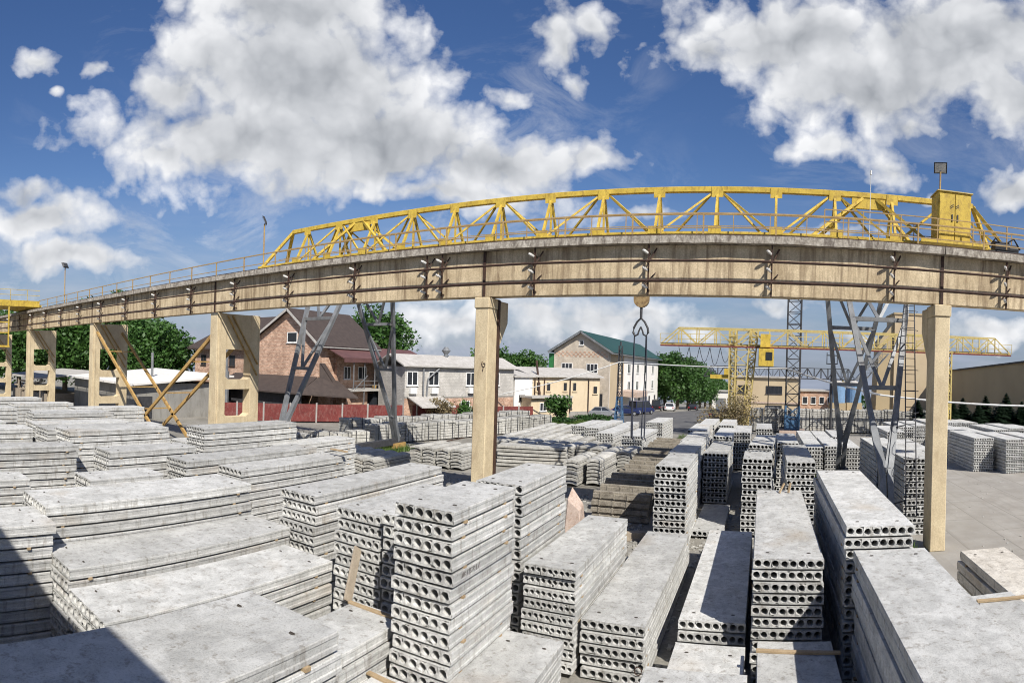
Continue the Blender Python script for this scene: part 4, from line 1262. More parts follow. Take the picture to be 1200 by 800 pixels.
# red fence in front of it
def panel_fence(p0, p1, n, hgt, label, mat):
    fe = empty('painted_fence', (p0[0], p0[1], 0), label, 'fence')
    F_ = Facade(p0, p1)
    for k in range(n):
        mb = MB(); u0 = F_.L * k / n; u1 = F_.L * (k + 1) / n
        F_.panel(mb, u0 + .06, u1 - .06, .15, hgt + R.uniform(-.04, .04), -.04, .04); mb.build('panel', M[mat], fe)
        mb = MB(); mb.bar(F_.pt(u0, 0, .1), F_.pt(u0, hgt + .15, .1), .12, .12); mb.build('post', M['roofgrey'], fe)
    return fe
panel_fence((-50.2, 36.8), (-33.2, 59.5), 10, 2.0, 'red painted panel fence with pale posts before the brick house', 'redfence')
panel_fence((-32.6, 60.3), (-27.9, 68), 4, 1.8, 'short red fence end beside the white building', 'redfence')

# grey shed with a pale flat roof
sh = empty('grey_shed', (-60, 32, 0), 'low grey plastered shed with pale sloping roof behind the columns', 'shed')
mb = MB(); mb.box(-70, -54, 29.7, 42, 0, 3.75); mb.build('wall', M['greywall'], sh)
mb = MB(); mb.prism([(-70.8, 28.9, 3.8), (-53.3, 28.9, 3.55), (-53.3, 42.4, 4.5), (-70.8, 42.4, 4.9)], (0, 0, .18)); mb.build('roof', M['roofwhite'], sh)
mb = MB(); mb.box(-53.998, -53.95, 30.2, 31.9, 0, 2.4); mb.build('door', M['darksteel'], sh)
mb = MB(); mb.tube([(-59.4, 35, 4.2), (-59.4, 35, 7.1)], .16, 8); mb.build('chimney', M['greysteel'], sh)
mb = MB(); mb.tube([(-53.5, 41.3, 5.2), (-53.5, 41.3, 8.6)], .3, 8); mb.tube([(-53.5, 41.3, 1.6), (-53.5, 41.3, 5.2)], .42, 8); mb.build('flue', M['greysteel'], sh)
lt = empty('lean_to', (-78, 27, 0), 'dark open lean-to with a sagging pale roof full of firewood', 'lean-to')
mb = MB(); mb.prism([(-86.5, 25.3, 3.4), (-71.3, 25.3, 3.4), (-71.3, 34.5, 4.3), (-86.5, 34.5, 4.3)], (0, 0, .18)); mb.build('roof', M['roofgrey'], lt)
for x in (-86.2, -81, -76.3, -71.6):
    mb = MB(); mb.bar((x, 25.6, 0), (x, 25.6, 3.4), .2, .2); mb.build('post', M['oldwood'], lt)
mb = MB()
for k in range(30):
    x = -85 + R.uniform(0, 12.5); z = 2.2 + R.uniform(-.8, .8)
    mb.bar((x, 26.1 + R.uniform(-.3, .8), z), (x + R.uniform(.6, 1.6), 26.3 + R.uniform(-.3, .8), z + R.uniform(-.25, .25)), R.uniform(.15, .4), R.uniform(.12, .35))
mb.box(-85.7, -71.6, 26.2, 32, 0, 1.5)
mb.build('firewood', M['oldwood'], lt)

# long white brick building
w = empty('white_building', (-34, 60, 0), 'long white brick two-storey building with grey corrugated roof', 'building')
F1 = Facade((-37.3, 53.5), (-31.3, 69.3))
def block(b, F_, dep, z1, mat, roofmat, roof_rise=1.3, over=.5, name='wall'):
    mb = MB(); F_.panel(mb, 0, F_.L, 0, z1, -dep, 0); mb.build(name, M[mat], b)
    q = [F_.pt(-over, z1 + .003, over), F_.pt(F_.L + over, z1 + .003, over), F_.pt(F_.L + over, z1 + roof_rise, -dep / 2), F_.pt(-over, z1 + roof_rise, -dep / 2)]
    mb = MB(); mb.prism(q, (0, 0, .16)); 
    q2 = [F_.pt(-over, z1 + .003, -dep - over), F_.pt(F_.L + over, z1 + .003, -dep - over), F_.pt(F_.L + over, z1 + roof_rise, -dep / 2 - .01), F_.pt(-over, z1 + roof_rise, -dep / 2 - .01)]
    mb.prism(q2, (0, 0, .16)); mb.build('roof', M[roofmat], b)
block(w, F1, 5.5, 6.3, 'whitebrick', 'roofgrey', 1.3)
for u in (1.0, 4.0, 9.6, 13.6): F1.window(w, u, 4.2, 1.5, 1.6, 1)
F1b = Facade((F1.p0 + F1.n * .036)[:2], (F1.p1 + F1.n * .036)[:2])
for u, hh in ((2.5, 1.5), (8.8, 1.2), (12.5, 1.2)): F1b.window(w, u, 1.2, 1.4, hh, 1)
for u in (1.0, 4.0, 9.6):
    mb = MB(); F1.panel(mb, u - .45, u + .45, 3.3, 3.95, .003, .4); mb.build('air_conditioner', M['whiteframe'], w)
for u in (2.4, 11.8):
    mb = MB(); mb.tube([F1.pt(u, 6.2, .25), F1.pt(u, .2, .25)], .09, 6); mb.build('drain_pipe', M['greysteel'], w)
mb = MB()
mb.tube([F1.pt(4.6, 6.2, .3), F1.pt(3.0, 5.0, .3), F1.pt(2.8, 2.2, .3)], .1, 6)
mb.build('drain_pipe', M['greysteel'], w)
mb = MB(); mb.tube([F1.pt(7.6, 7.0, -2.4), F1.pt(7.6, 8.0, -2.4)], .25, 10); mb.tube([F1.pt(7.6, 8.0, -2.4), F1.pt(7.6, 8.35, -2.4), F1.pt(7.6, 8.8, -2.4)], [.3, .55, .2], 12); mb.build('roof_ventilator', M['greysteel'], w)
mb = MB(); F1.panel(mb, .0, F1.L, .0, 2.745, .003, .035); mb.build('brick_plinth', M['brick'], w)
mb = MB(); F1.panel(mb, 0, F1.L, 2.75, 2.95, .003, .05); mb.build('string_course', M['greywall'], w)
mb = MB(); mb.prism([F1.pt(.3, 2.9, .1), F1.pt(5.0, 2.9, .1), F1.pt(5.0, 1.9, 3.0), F1.pt(.3, 1.9, 3.0)], (0, 0, .12)); mb.build('canopy', M['roofgrey'], w)
w2 = empty('white_annexe', (-30.8, 69, 0), 'small smooth white annexe with a red plinth beside the peach building', 'building')
F2 = Facade((-31.2, 69.5), (-30.0, 72.6))
block(w2, F2, 8, 5.3, 'whitewall', 'roofgrey', .8, .3)
F2.window(w2, 1.4, 2.2, 1.1, .8, 0, 'darksteel')
mb = MB(); F2.panel(mb, 0, F2.L, 0, 1.0, .003, .06); mb.build('plinth', M['redfence'], w2)
# peach building
pb = empty('peach_building', (-26, 78, 0), 'peach plastered two-storey building with drain pipes and grey roof', 'building')
F3 = Facade((-30.3, 73.3), (-23.8, 83.5))
block(pb, F3, 9, 5.35, 'plaster', 'roofgrey', 1.2, .45)
for u in (1.0, 2.7, 5.6, 7.3): F3.window(pb, u, 3.4, .75, 1.3, 0, 'plaster')
F3.window(pb, 11.2, 3.0, .9, 1.2, 0, 'plaster')
F3.window(pb, 6.6, .9, .6, 1.6, 0, 'darksteel')
for u in (0.3, 1.9, 6.4, 9.8):
    mb = MB(); mb.tube([F3.pt(u, 5.2, .2), F3.pt(u, .4, .2)], .07, 6); mb.build('drain_pipe', M['rust'], pb)
mb = MB()
mb.tube([F3.pt(1.0, 7.6, -.6), F3.pt(1.0, 2.5, .45)], .16, 8)
mb.build('drain_pipe', M['rust'], pb)
mb = MB(); F3.panel(mb, 0, F3.L, 0, .55, .003, .08); mb.build('plinth', M['greywall'], pb)
F4 = Facade((-28.8, 69.5), (-25.6, 75.0))
pa = empty('porch_annexe', (-28, 71, 0), 'low peach entrance annexe with a white door and flat grey roof', 'building')
mb = MB(); F4.panel(mb, 0, F4.L, 0, 2.7, -2.2, 0); mb.build('wall', M['plaster'], pa)
mb = MB(); F4.panel(mb, -.3, F4.L + .3, 2.703, 2.95, -2.4, .5); mb.build('roof', M['roofgrey'], pa)
F4.window(pa, 1.9, 1.0, 1.1, 1.1, 1); F4.door(pa, 4.6, 1.0, 2.1, 'whiteframe')

# three-storey building with the green roof
gb = empty('green_roof_building', (-28, 100, 0), 'three-storey building with grey brick gable and dark green roof', 'building')
gx0, gx1, gy0, gy1, zeav, zr = -32.4, -23.4, 87.0, 129.0, 9.5, 12.3
wall_poly(gb, [(gx0, gy0, 0), (gx1, gy0, 0), (gx1, gy0, zeav), ((gx0 + gx1) / 2, gy0, zr), (gx0, gy0, zeav)], (0, .5, 0), 'greybrick', 'gable_wall')
mb = MB(); mb.box(gx0, gx1, gy0 + .502, gy1, -1.8, zeav); mb.build('side_wall', M['whitewall'], gb)
slope(gb, (gx1 + .8, 0, zeav - .35), ((gx0 + gx1) / 2, 0, zr + .1), gy0 - .7, gy1 + .5, .15, 'roofgreen')
slope(gb, (gx0 - .8, 0, zeav - .35), ((gx0 + gx1) / 2 - .003, 0, zr + .1), gy0 - .7, gy1 + .5, .15, 'roofgreen')
mb = MB(); mb.bar((gx1 + .85, gy0 - .6, zeav - .4), (gx1 + .85, gy1 + .4, zeav - .4), .16, .16)
for pa_, pb_ in (((gx1 + .8, zeav - .4), (-27.9, zr + .05)), ((gx0 - .8, zeav - .4), (-27.9, zr + .05))): mb.bar((pa_[0], gy0 - .74, pa_[1]), (pb_[0], gy0 - .74, pb_[1]), .05, .3)
mb.build('fascia', M['greysteel'], gb)
G1 = Facade((gx0, gy0), (gx1, gy0))
for u in (2.2, 6.3): G1.window(gb, u, 6.0, 1.8, 1.5, 2)
G1.window(gb, 4.5, 10.3, .7, .8, 0)
for u in (7.6,): G1.window(gb, u, .9, 1.0, 2.0, 0, 'darksteel')
mb = MB()
for row in range(3):
    for k in range(24):
        if row == 2 and k in (0, 23): continue
        if (k + row) % 2: G1.panel(mb, .25 + k * .355, .25 + (k + 1) * .355 - .02, 8.5 + row * .3, 8.5 + row * .3 + .28, .002, .03)
mb.build('brick_frieze', M['brick'], gb)
G2 = Facade((gx1, gy0 + .5), (gx1, gy1))
for u in (7, 13, 20, 27, 35):
    G2.window(gb, u, 6.1, 2.1, 1.7, 1); G2.window(gb, u, 3.0, 2.1, 1.7, 1)
for u in (3.2,): pass
mb = MB(); G2.panel(mb, .2, 9.0, -.2, 9.0, .003, .03); mb.build('bare_plaster', M['tanwall'], gb)
for u in (7,): 
    pass
mb = MB(); mb.prism([G2.pt(5.5, 2.4, .05), G2.pt(14, 2.4, .05), G2.pt(14, 2.2, 3.2), G2.pt(5.5, 2.2, 3.2)], (0, 0, .9)); mb.build('entrance_canopy', M['pink'], gb)
mb = MB(); mb.prism([G2.pt(17, 2.5, .05), G2.pt(29, 2.5, .05), G2.pt(29, 2.4, 1.6), G2.pt(17, 2.4, 1.6)], (0, 0, .2)); mb.build('door_canopy', M['roofgrey'], gb)
for u in (22, 32, 38): G2.door(gb, u, 1.4, 2.1, 'darksteel', -.6)
mb = MB(); mb.box(gx0 - .9, gx0 - .004, gy0 + .1, gy0 + 4, 0, 9.0); mb.build('green_flank', M['green'], gb)

# small sheds and garages along the road
gar = empty('garage', (-11, 190, gz(190)), 'small white garage with a grey door at the end of the road', 'garage')
mb = MB(); mb.box(-15.5, -9.0, 178, 186, gz(186), gz(178) + 5.2); mb.build('wall', M['whitewall'], gar)
mb = MB(); mb.box(-14.2, -11.2, 177.95, 177.995, gz(178), gz(178) + 3.2); mb.build('door', M['greysteel'], gar)
mb = MB(); mb.box(-15.8, -8.7, 177.6, 186.4, gz(178) + 5.203, gz(178) + 5.45); mb.build('roof', M['roofgrey'], gar)
# beige industrial building behind the far crane
ib = empty('industrial_building', (5, 105, gz(105)), 'low beige industrial building with dark ribbon windows behind the crane leg', 'building')
mb = MB(); mb.box(-5.5, 6.2, 104, 118, -2.0, 6.0); mb.build('wall', M['tanwall'], ib)
mb = MB(); mb.box(-5.9, 6.6, 103.6, 118.4, 6.003, 6.3); mb.build('roof', M['roofgrey'], ib)
I1 = Facade((-5.5, 104), (6.2, 104))
for u, ww in ((1.9, 1.8), (7.4, 2.9)):
    I1.window(ib, u, 3.2, ww, 1.4, 3, 'darksteel')
for u, ww in ((7.4, 2.9),): I1.window(ib, u, -.4, ww, 1.6, 3, 'darksteel')
mb = MB(); I1.panel(mb, 0, I1.L, 1.5, 1.75, .003, .15); mb.build('ledge', M['pink'], ib)
lw = empty('low_workshop', (10, 112, gz(112)), 'low red-brown brick workshop between the mast and the tanks', 'building')
mb = MB(); mb.box(6.8, 16, 112, 119, -2, 3.6); mb.build('wall', M['brick'], lw)
mb = MB(); mb.box(6.6, 16.2, 111.7, 119.3, 3.603, 3.9); mb.build('roof', M['roofgrey'], lw)
L1_ = Facade((6.8, 112), (16, 112))
for u in (1.2, 2.8, 4.4, 6.0, 7.6): L1_.window(lw, u, 1.2, 1.0, 1.4, 0)
# blue tanks
for k, (x, y, lab) in enumerate(((12.4, 98, 'left blue cylindrical storage tank beside the tan tower'), (15.4, 99.5, 'right blue cylindrical storage tank beside the tan tower'))):
    t = empty('storage_tank', (x, y, 0), lab, 'tank', 'blue storage tanks')
    mb = MB(); mb.tube([(x, y, 2.2), (x, y, 5.4)], 1.35, 20); mb.build('shell', M['blueplastic'], t, smooth=False)
    mb = MB(); mb.tube([(x, y, 5.401), (x, y, 5.9)], [1.35, .4], 20); mb.build('lid', M['roofgrey'], t)
    mb = MB(); mb.box(x - 1.3, x + 1.3, y - 1.3, y + 1.3, -.2, 2.19); mb.build('stand', M['tanmetal'], t)
# tan tower and its conveyor
tw = empty('batching_tower', (26, 104, 0), 'tall tan batching tower rising behind the right crane legs', 'tower')
mb = MB(); mb.box(22.9, 29.6, 102, 109, -.5, 17.9); mb.build('tower_wall', M['tanwall'], tw)
mb = MB(); mb.box(22.7, 29.8, 101.8, 109.2, 17.903, 18.2); mb.build('tower_roof', M['tanmetal'], tw)
mb = MB(); mb.prism([(22.89, 102.5, -.5), (22.89, 102.5, 16.5), (20.3, 102.5, 13), (19.8, 102.5, -.5)], (0, 5, 0)); mb.build('side_bin', M['tanmetal'], tw)
mb = MB(); lattice(mb, (11.5, 100.5, -.1), (21.2, 101.3, 11.2), 1.3, 1.3, 10, .13)
mb.prism([(12.0, 99.9, 1.0), (12.0, 101.1, 1.0), (21.2, 101.9, 11.9), (21.2, 100.7, 11.9)], (0, 0, .7)); mb.build('conveyor', M['greysteel'], tw)
# tan barn
bn = empty('tan_barn', (31, 90, 0), 'long tan sheet-clad hall on the right behind dark conifers', 'hall')
mb = MB(); P = [(33.6, 60), (30.3, 122)]
mb.add([(33.6, 60, -.5), (30.3, 122, -2.5), (30.3, 122, 7.0), (33.6, 60, 9.4), (60, 62, -.5), (60, 124, -2.5), (60, 124, 10), (60, 62, 13)],
       [(0, 3, 2, 1), (4, 5, 6, 7), (0, 4, 7, 3), (1, 2, 6, 5), (3, 7, 6, 2), (0, 1, 5, 4)])
mb.build('wall', M['tanmetal'], bn)
mb = MB(); mb.bar((33.5, 59.6, 9.45), (30.2, 122.4, 7.05), .5, .22); mb.build('roof_edge', M['darksteel'], bn)
# workshop behind the camera whose eave shades the nearest slabs on the left
ws = empty('workshop', (-18, -8, 0), 'plain workshop behind the viewer that shades the nearest slabs', 'building')
mb = MB(); mb.box(-50, 9, -16, -2.1, 0, 10.2); mb.build('wall', M['whitewall'], ws)
mb = MB(); mb.box(-50.4, 9.4, -16.4, -1.9, 10.203, 10.4); mb.build('roof', M['roofgrey'], ws)

# ------------------------------------------------------------------ trees and plants
def leaves(mb, r, cx, cy, cz, rx, ry, rz_, n, s, jit=.35):
    for _ in range(n):
        # shell-biased random point in a lumpy ellipsoid
        a = r.uniform(0, 2 * PI); u = r.uniform(-1, 1); q = math.sqrt(1 - u * u)
        d = r.uniform(.0, 1) ** .38 * (1 + r.uniform(-jit, jit) * .6)
        x = cx + rx * d * q * math.cos(a); y = cy + ry * d * q * math.sin(a); z = cz + rz_ * d * u
        t1 = Vector((r.gauss(0, 1), r.gauss(0, 1), r.gauss(0, .7))).normalized()
        t2 = t1.cross(Vector((r.gauss(0, 1), r.gauss(0, 1), r.gauss(0, 1)))).normalized()
        k = s * r.uniform(.6, 1.35)
        c = Vector((x, y, z))
        mb.add([c - t1 * k - t2 * k * .2, c + t2 * k * .55, c + t1 * k + t2 * k * .1, c - t2 * k * .6], [(0, 1, 2, 3)])

def tree(loc, hgt, rad_, seed, label, mat='leaf', group=None, n=5200, leaf=.3, low=.22, name='leafy_tree', lobes=16):
    r = random.Random(seed)
    x, y, z = loc
    ob = empty(name, loc, label, 'tree', group)
    mb = MB()
    tr = .018 * hgt + .05
    top = (x + r.uniform(-.4, .4), y, z + hgt * .8)
    mb.tube([(x, y, z - .2), (x + .1, y, z + hgt * .3), top], [tr * 1.5, tr, tr * .25], 8)
    cm = MB()
    zc = z + hgt * (low + (1 - low) / 2); hz = hgt * (1 - low) / 2
    for k in range(lobes):
        a = 2 * PI * k * .381966 * 1.0; u = -0.85 + 1.75 * (k + .5) / lobes
        q = math.sqrt(max(0.05, 1 - min(.98, abs(u)) ** 2))
        d = r.uniform(.55, .72)
        cx = x + rad_ * q * d * math.cos(a); cy = y + rad_ * q * d * math.sin(a); cz = zc + hz * u * .72
        f = r.uniform(.34, .5)
        mb.tube([(x, y, z + hgt * .3 + (cz - z - hgt * .3) * .3 if cz > z + hgt * .3 else z + hgt * .25), ((x + cx) / 2, (y + cy) / 2, (cz * .7 + (z + hgt * .3) * .3)), (cx, cy, cz)], [tr * .5, tr * .3, tr * .1], 5)
        leaves(cm, r, cx, cy, cz, rad_ * f, rad_ * f, hz * f * 1.0, n // lobes, leaf)
    leaves(cm, r, x, y, zc, rad_ * .6, rad_ * .6, hz * .75, n // 6, leaf)
    cm.build('crown', M[mat], ob)
    mb.build('trunk', M['bark'], ob)
    return ob
def copy_tree(src, loc, s, rz, label, group, name=None):
    c = src.copy(); COL.objects.link(c); c.location = loc; c.scale = (s, s, s); c.rotation_euler.z = rz
    c['label'] = label
    if group: c['group'] = group
    WORLD[c.name] = loc
    for ch in src.children:
        d = ch.copy(); COL.objects.link(d); d.parent = c
    return c
GL = 'trees behind the runway on the left'
tA = tree((-80, 47.8, 0), 13.0, 6.6, 1, 'dense green tree right of the shed roof, nearest the brick house', 'leaf', GL, 8500, .34, .12)
copy_tree(tA, (-90, 45.0, 0), 1.34, 1.9, 'tall dense tree behind the second cream column', GL)
copy_tree(tA, (-95, 38.5, 0), 1.2, 3.6, 'bushy tree between the second and third cream columns', GL)
copy_tree(tA, (-101, 32.0, 0), 1.15, 5.0, 'dense tree behind the third cream column', GL)
copy_tree(tA, (-107, 25.0, 0), 1.1, .7, 'leftmost dense tree behind the yellow crane end', GL)
copy_tree(tA, (-116, 29.0, 0), 1.2, 2.6, 'dark tree filling the gap at the left frame edge', GL)
copy_tree(tA, (-92, 53.5, 0), .95, 4.2, 'lower tree in the gap before the brick house wing', GL)
tree((-55.5, 72.0, 0), 15.4, 6.2, 7, 'big round tree rising behind the white building roof', 'leaf', None, 8000, .32)
tree((-44, 88, 0), 10.6, 3.9, 8, 'tree top showing between the column and green-roof gable', 'leaf', None, 4200, .28)
copy_tree(tA, (-41.0, 95, 0), .74, 1.0, 'small tree peeking out left of the green-roof gable', None)
GR = 'roadside trees along the far road'
tB = tree((-19.3, 132, gz(132)), 13.0, 5.0, 9, 'nearest roadside tree next to the white wall end', 'leaf', GR, 7000, .32, .12)
rw = ['second', 'third', 'fourth', 'fifth', 'sixth', 'seventh', 'eighth']
for k, (y, s_) in enumerate(((142, .97), (153, .95), (165, .93), (178, .9), (193, .88), (210, .86), (230, .84))):
    copy_tree(tB, (-18.2 + .25 * k, y, gz(y)), s_, 1.1 * k + .5, rw[k] + ' roadside tree from the white wall end', GR)
copy_tree(tB, (-22.5, 134, gz(134)), 1.02, 2.2, 'roadside tree half hidden behind the white wall end', GR)
# far treeline, one mass
mb = MB(); r = random.Random(3)
for k in range(60):
    x = -260 + k * 11.5; y = 420 + r.uniform(-30, 30)
    leaves(mb, r, x, y, gz(y) + 4, 9, 5, r.uniform(5, 8), 90, 2.0)
structure(mb.build('far_treeline', M['leafdark']), 'stuff')['label'] = 'low far band of trees along the horizon'
# bushes
def bush(loc, rx, hgt, seed, label, mat, n, leaf, name='green_bush', cat='bush'):
    r = random.Random(seed); ob = empty(name, loc, label, cat)
    cm = MB(); st = MB()
    for k in range(9):
        a = r.uniform(0, 2 * PI); d = r.uniform(0, .7) * rx
        cx, cy = loc[0] + d * math.cos(a), loc[1] + d * math.sin(a) * .7
        cz = loc[2] + hgt * r.uniform(.3, .75)
        leaves(cm, r, cx, cy, cz, rx * .42, rx * .42, hgt * .3, n // 9, leaf)
        st.tube([(loc[0] + d * .2, loc[1], loc[2]), (cx, cy, cz)], [.05, .02], 4)
    cm.build('foliage', M[mat], ob); st.build('stems', M['bark'], ob)
    return ob
bush((-24.8, 68.5, 0), 1.9, 3.3, 21, 'rounded green bush before the peach building', 'leaf', 1800, .2)
bush((-2.9, 56.3, 0), 3.7, 5.6, 22, 'tall dry brownish bush before the yellow lattice leg', 'drybush', 5200, .1, 'dry_bush')
bush((-34.2, 55.5, 0), 2.4, 3.0, 23, 'reddish bare shrub before the white building', 'drybush', 1200, .14, 'dry_bush')
bush((-32.0, 58.0, 0), 1.4, 2.8, 24, 'young green shrub before the white building', 'leaf', 900, .16)
for k, (x, y, rx, hh, lab) in enumerate(((-21.5, 70, 2.2, 1.1, 'low clipped green hedge behind the silver car'), (-19.3, 69, 1.6, 1.1, 'low hedge under the hanging sling'), (-24.0, 66, 2.4, .9, 'low hedge beside the rounded green bush'))):
    bush((x, y, 0), rx, hh, 30 + k, lab, 'leafdark', 900, .16)
# conifers by the barn
def conifer(loc, hgt, seed, label):
    r = random.Random(seed); ob = empty('conifer', loc, label, 'tree', 'dark conifers before the tan hall')
    cm = MB(); x, y, z = loc
    for k in range(60):
        t = k / 60; rr = hgt * .46 * (1 - t) ** .75 + .12
        for j in range(22):
            a = r.uniform(0, 2 * PI); d = rr * r.uniform(.5, 1.15)
            p = Vector((x, y, z + .3 + hgt * .95 * t)); q = p + Vector((d * math.cos(a), d * math.sin(a), -.25 * d + r.uniform(-.1, .15)))
            sd = Vector((-math.sin(a), math.cos(a), 0)) * (.06 + .16 * d)
            cm.add([p, p.lerp(q, .6) + sd, q, p.lerp(q, .6) - sd], [(0, 1, 2, 3)])
    cm.build('crown', M['conifer'], ob)
    mb = MB(); mb.tube([(x, y, z), (x, y, z + hgt * .9)], [.12, .03], 6); mb.build('trunk', M['bark'], ob)
for k, (x, y, hh) in enumerate(((17.4, 64.5, 4.0), (20.3, 60.5, 4.0), (21.7, 61.5, 4.5), (22.9, 59.8, 3.9), (24.2, 61, 4.8), (25.4, 59.5, 4.0), (26.5, 60.5, 5.1), (27.7, 59, 4.2), (28.8, 58.6, 4.9), (30.0, 58.2, 4.5))):
    conifer((x, y, 0), hh, 40 + k, 'dark conifer behind the cream column by the ladder' if k == 0 else '%s dark conifer from the cream column before the tan hall' % ('first', 'second', 'third', 'fourth', 'fifth', 'sixth', 'seventh', 'eighth', 'ninth')[k - 1])
hd = empty('dark_hedge', (25, 62.5, 0), 'dark overgrown hedge running behind the conifers along the tan hall', 'hedge')
cm = MB(); r = random.Random(91)
for k in range(26):
    leaves(cm, r, 17.5 + k * .58, 62.6 - (k * .58) * .12 + r.uniform(-.4, .4), r.uniform(1.2, 2.2), .9, .8, r.uniform(1.0, 1.6), 170, .2)
cm.build('foliage', M['conifer'], hd)
# grass tufts, one mass
mb = MB(); r = random.Random(77)
def tufts(x0, x1, y0, y1, n, hh):
    for _ in range(n):
        x, y = r.uniform(x0, x1), r.uniform(y0, y1); a = r.uniform(0, PI); w = .03
        hx_, hy_ = r.uniform(-.15, .15), r.uniform(-.15, .15); q = hh * r.uniform(.5, 1.2); zz = gz(y)
        mb.add([(x - w * math.cos(a), y - w * math.sin(a), zz), (x + w * math.cos(a), y + w * math.sin(a), zz), (x + hx_, y + hy_, zz + q)], [(0, 1, 2)])
tufts(-27.5, -25.0, 33, 38, 1500, .5); tufts(-26, -18, 62, 69, 5000, .5); tufts(2.4, 5, 33, 38, 1500, .45); tufts(1.5, 3.2, 52, 60, 1400, .5); tufts(5.0, 5.8, 18, 24, 900, .5); tufts(-22, -20, 37, 60, 1500, .4)
tufts(-8.3, -7.4, 48, 60, 400, .4)
tag(mb.build('grass', M['grass']), 'rough grass and weeds growing between the stacks', 'grass', None, 'stuff')

# ------------------------------------------------------------------ parked vehicles
def car(loc, rz, paint, label, van=False):
    ob = empty('parked_car', loc, label, 'car', 'cars parked by the road')
    ob.rotation_euler.z = 0
    L, W = 4.3, 1.75
    def T(p):
        c, s_ = math.cos(rz), math.sin(rz)
        return (loc[0] + p[0] * c - p[1] * s_, loc[1] + p[0] * s_ + p[1] * c, loc[2] + p[2])
    def tmb(m):
        m.v = [T(p) for p in m.v]; return m
    hi = 1.45 if not van else 2.0
    prof = [(-2.12, .35), (-2.15, .75), (-1.95, .92), (-1.2, 1.0), (1.0, .98), (1.9, .82), (2.12, .65), (2.12, .32)] if not van else [(-2.12, .35), (-2.14, 1.0), (-1.2, 1.05), (1.2, 1.0), (2.0, .85), (2.12, .6), (2.12, .32)]
    mb = MB(); mb.prism([(x, -W / 2, z) for x, z in prof], (0, W, 0)); body = tmb(mb).build('body', M[paint], ob, bevel=.05)
    roof = [(-1.75, .95), (-1.25, hi - .04), (.15, hi), (1.05, .97)] if not van else [(-2.05, 1.0), (-1.95, hi - .05), (.9, hi), (1.5, 1.0)]
    mb = MB(); vs = []
    for sg in (-1, 1):
        for i, (x, z) in enumerate(roof):
            inset = .08 if z < 1.1 else .2
            vs.append((x, sg * (W / 2 - inset), z))
    mb.add(vs, [(0, 1, 2, 3), (7, 6, 5, 4), (0, 4, 5, 1), (1, 5, 6, 2), (2, 6, 7, 3)]); tmb(mb).build('glasshouse', M['glass'], ob)
    mb = MB(); mb.prism([(roof[1][0] - .05, -W / 2 + .19, hi - .035), (roof[2][0] + .05, -W / 2 + .19, hi + .005), (roof[2][0] + .05, -W / 2 + .19, hi + .045), (roof[1][0] - .05, -W / 2 + .19, hi + .005)], (0, W - .38, 0))
    for sg in (-1, 1):
        for k in (0, 2): mb.bar((roof[k][0] if k == 0 else roof[3][0], sg * (W / 2 - .07), .97), (roof[1][0] if k == 0 else roof[2][0], sg * (W / 2 - .19), hi), .07, .07)
        mb.bar((-.3, sg * (W / 2 - .07), .97), (-.4, sg * (W / 2 - .19), hi), .07, .06)
    tmb(mb).build('roof', M[paint], ob)
    for x in (-1.3, 1.35):
        for sg in (-1, 1):
            mb = MB(); mb.tube([(x, sg * (W / 2 - .18), .32), (x, sg * (W / 2 + .02), .32)], .32, 14); wh = tmb(mb).build('wheel', M['rubber'], ob)
            mb = MB(); mb.tube([(x, sg * (W / 2 + .021), .32), (x, sg * (W / 2 + .035), .32)], .19, 10); tmb(mb).build('rim', M['silver'], wh)
    for sg in (-1, 1):
        mb = MB(); mb.box(2.04, 2.14, sg * .62 - .18, sg * .62 + .18, .6, .74); tmb(mb).build('headlight', M['lampglass'], ob)
        mb = MB(); mb.box(-2.17, -2.1, sg * .66 - .14, sg * .66 + .14, .68, .86); tmb(mb).build('tail_light', M['redlens'], ob)
    return ob
car((-21.6, 78.5, .01), rad(8), 'silver', 'silver hatchback parked before the peach building')
car((-20.0, 84.5, .01), rad(10), 'bluecar', 'dark blue car parked under the pinkish canopy')
car((-18.4, 88.2, .01), rad(60), 'bluecar', 'dark blue van parked by the white wall', True)
car((-16.8, 106, gz(106)), rad(95), 'whitecar', 'white car parked by the roadside post')
car((-18.5, 103, gz(103)), rad(90), 'blackcar', 'black van parked at the white wall corner', True)
car((-14.2, 120, gz(120)), rad(90), 'blackcar', 'dark car parked farther up the road')
car((-6.6, 84, .01), rad(90), 'blackcar', 'dark grey car parked by the dry bush')

# ------------------------------------------------------------------ painted mark on a slab end
mb = MB()
cx, cz, y = -2.42, .37, 12.02
mb.tube([(cx + .075 * math.cos(2 * PI * k / 14), y, cz + .085 * math.sin(2 * PI * k / 14)) for k in range(15)], .012, 4)
centred(mb, 'painted_mark', M['rust'], (cx, y, cz), 'small brown painted ring on the end of a slab', 'mark')

mb = MB()
xs_, zs_ = -4.615, 3.13
for a, b in (((.0, .01), (.04, .09)), ((.05, .01), (.09, .09)), ((.0, .035), (.11, .04)), ((.01, .065), (.12, .07)), ((.19, .01), (.19, .10)), ((.24, .09), (.31, .09)), ((.31, .09), (.26, .055)), ((.26, .055), (.32, .03)), ((.32, .03), (.25, .005)), ((.37, .1), (.44, .08)), ((.44, .08), (.38, .05)), ((.38, .05), (.44, .01)), ((.50, .0), (.50, .1)), ((.56, .01), (.62, .1))):
    mb.bar((xs_, 8.42 + a[0], zs_ + a[1]), (xs_, 8.42 + b[0], zs_ + b[1]), .009, .009)
centred(mb, 'painted_mark', M['scribble'], (xs_, 8.42, zs_), 'faint dark hand-painted scribble on the side of the nearest tall stack', 'mark')

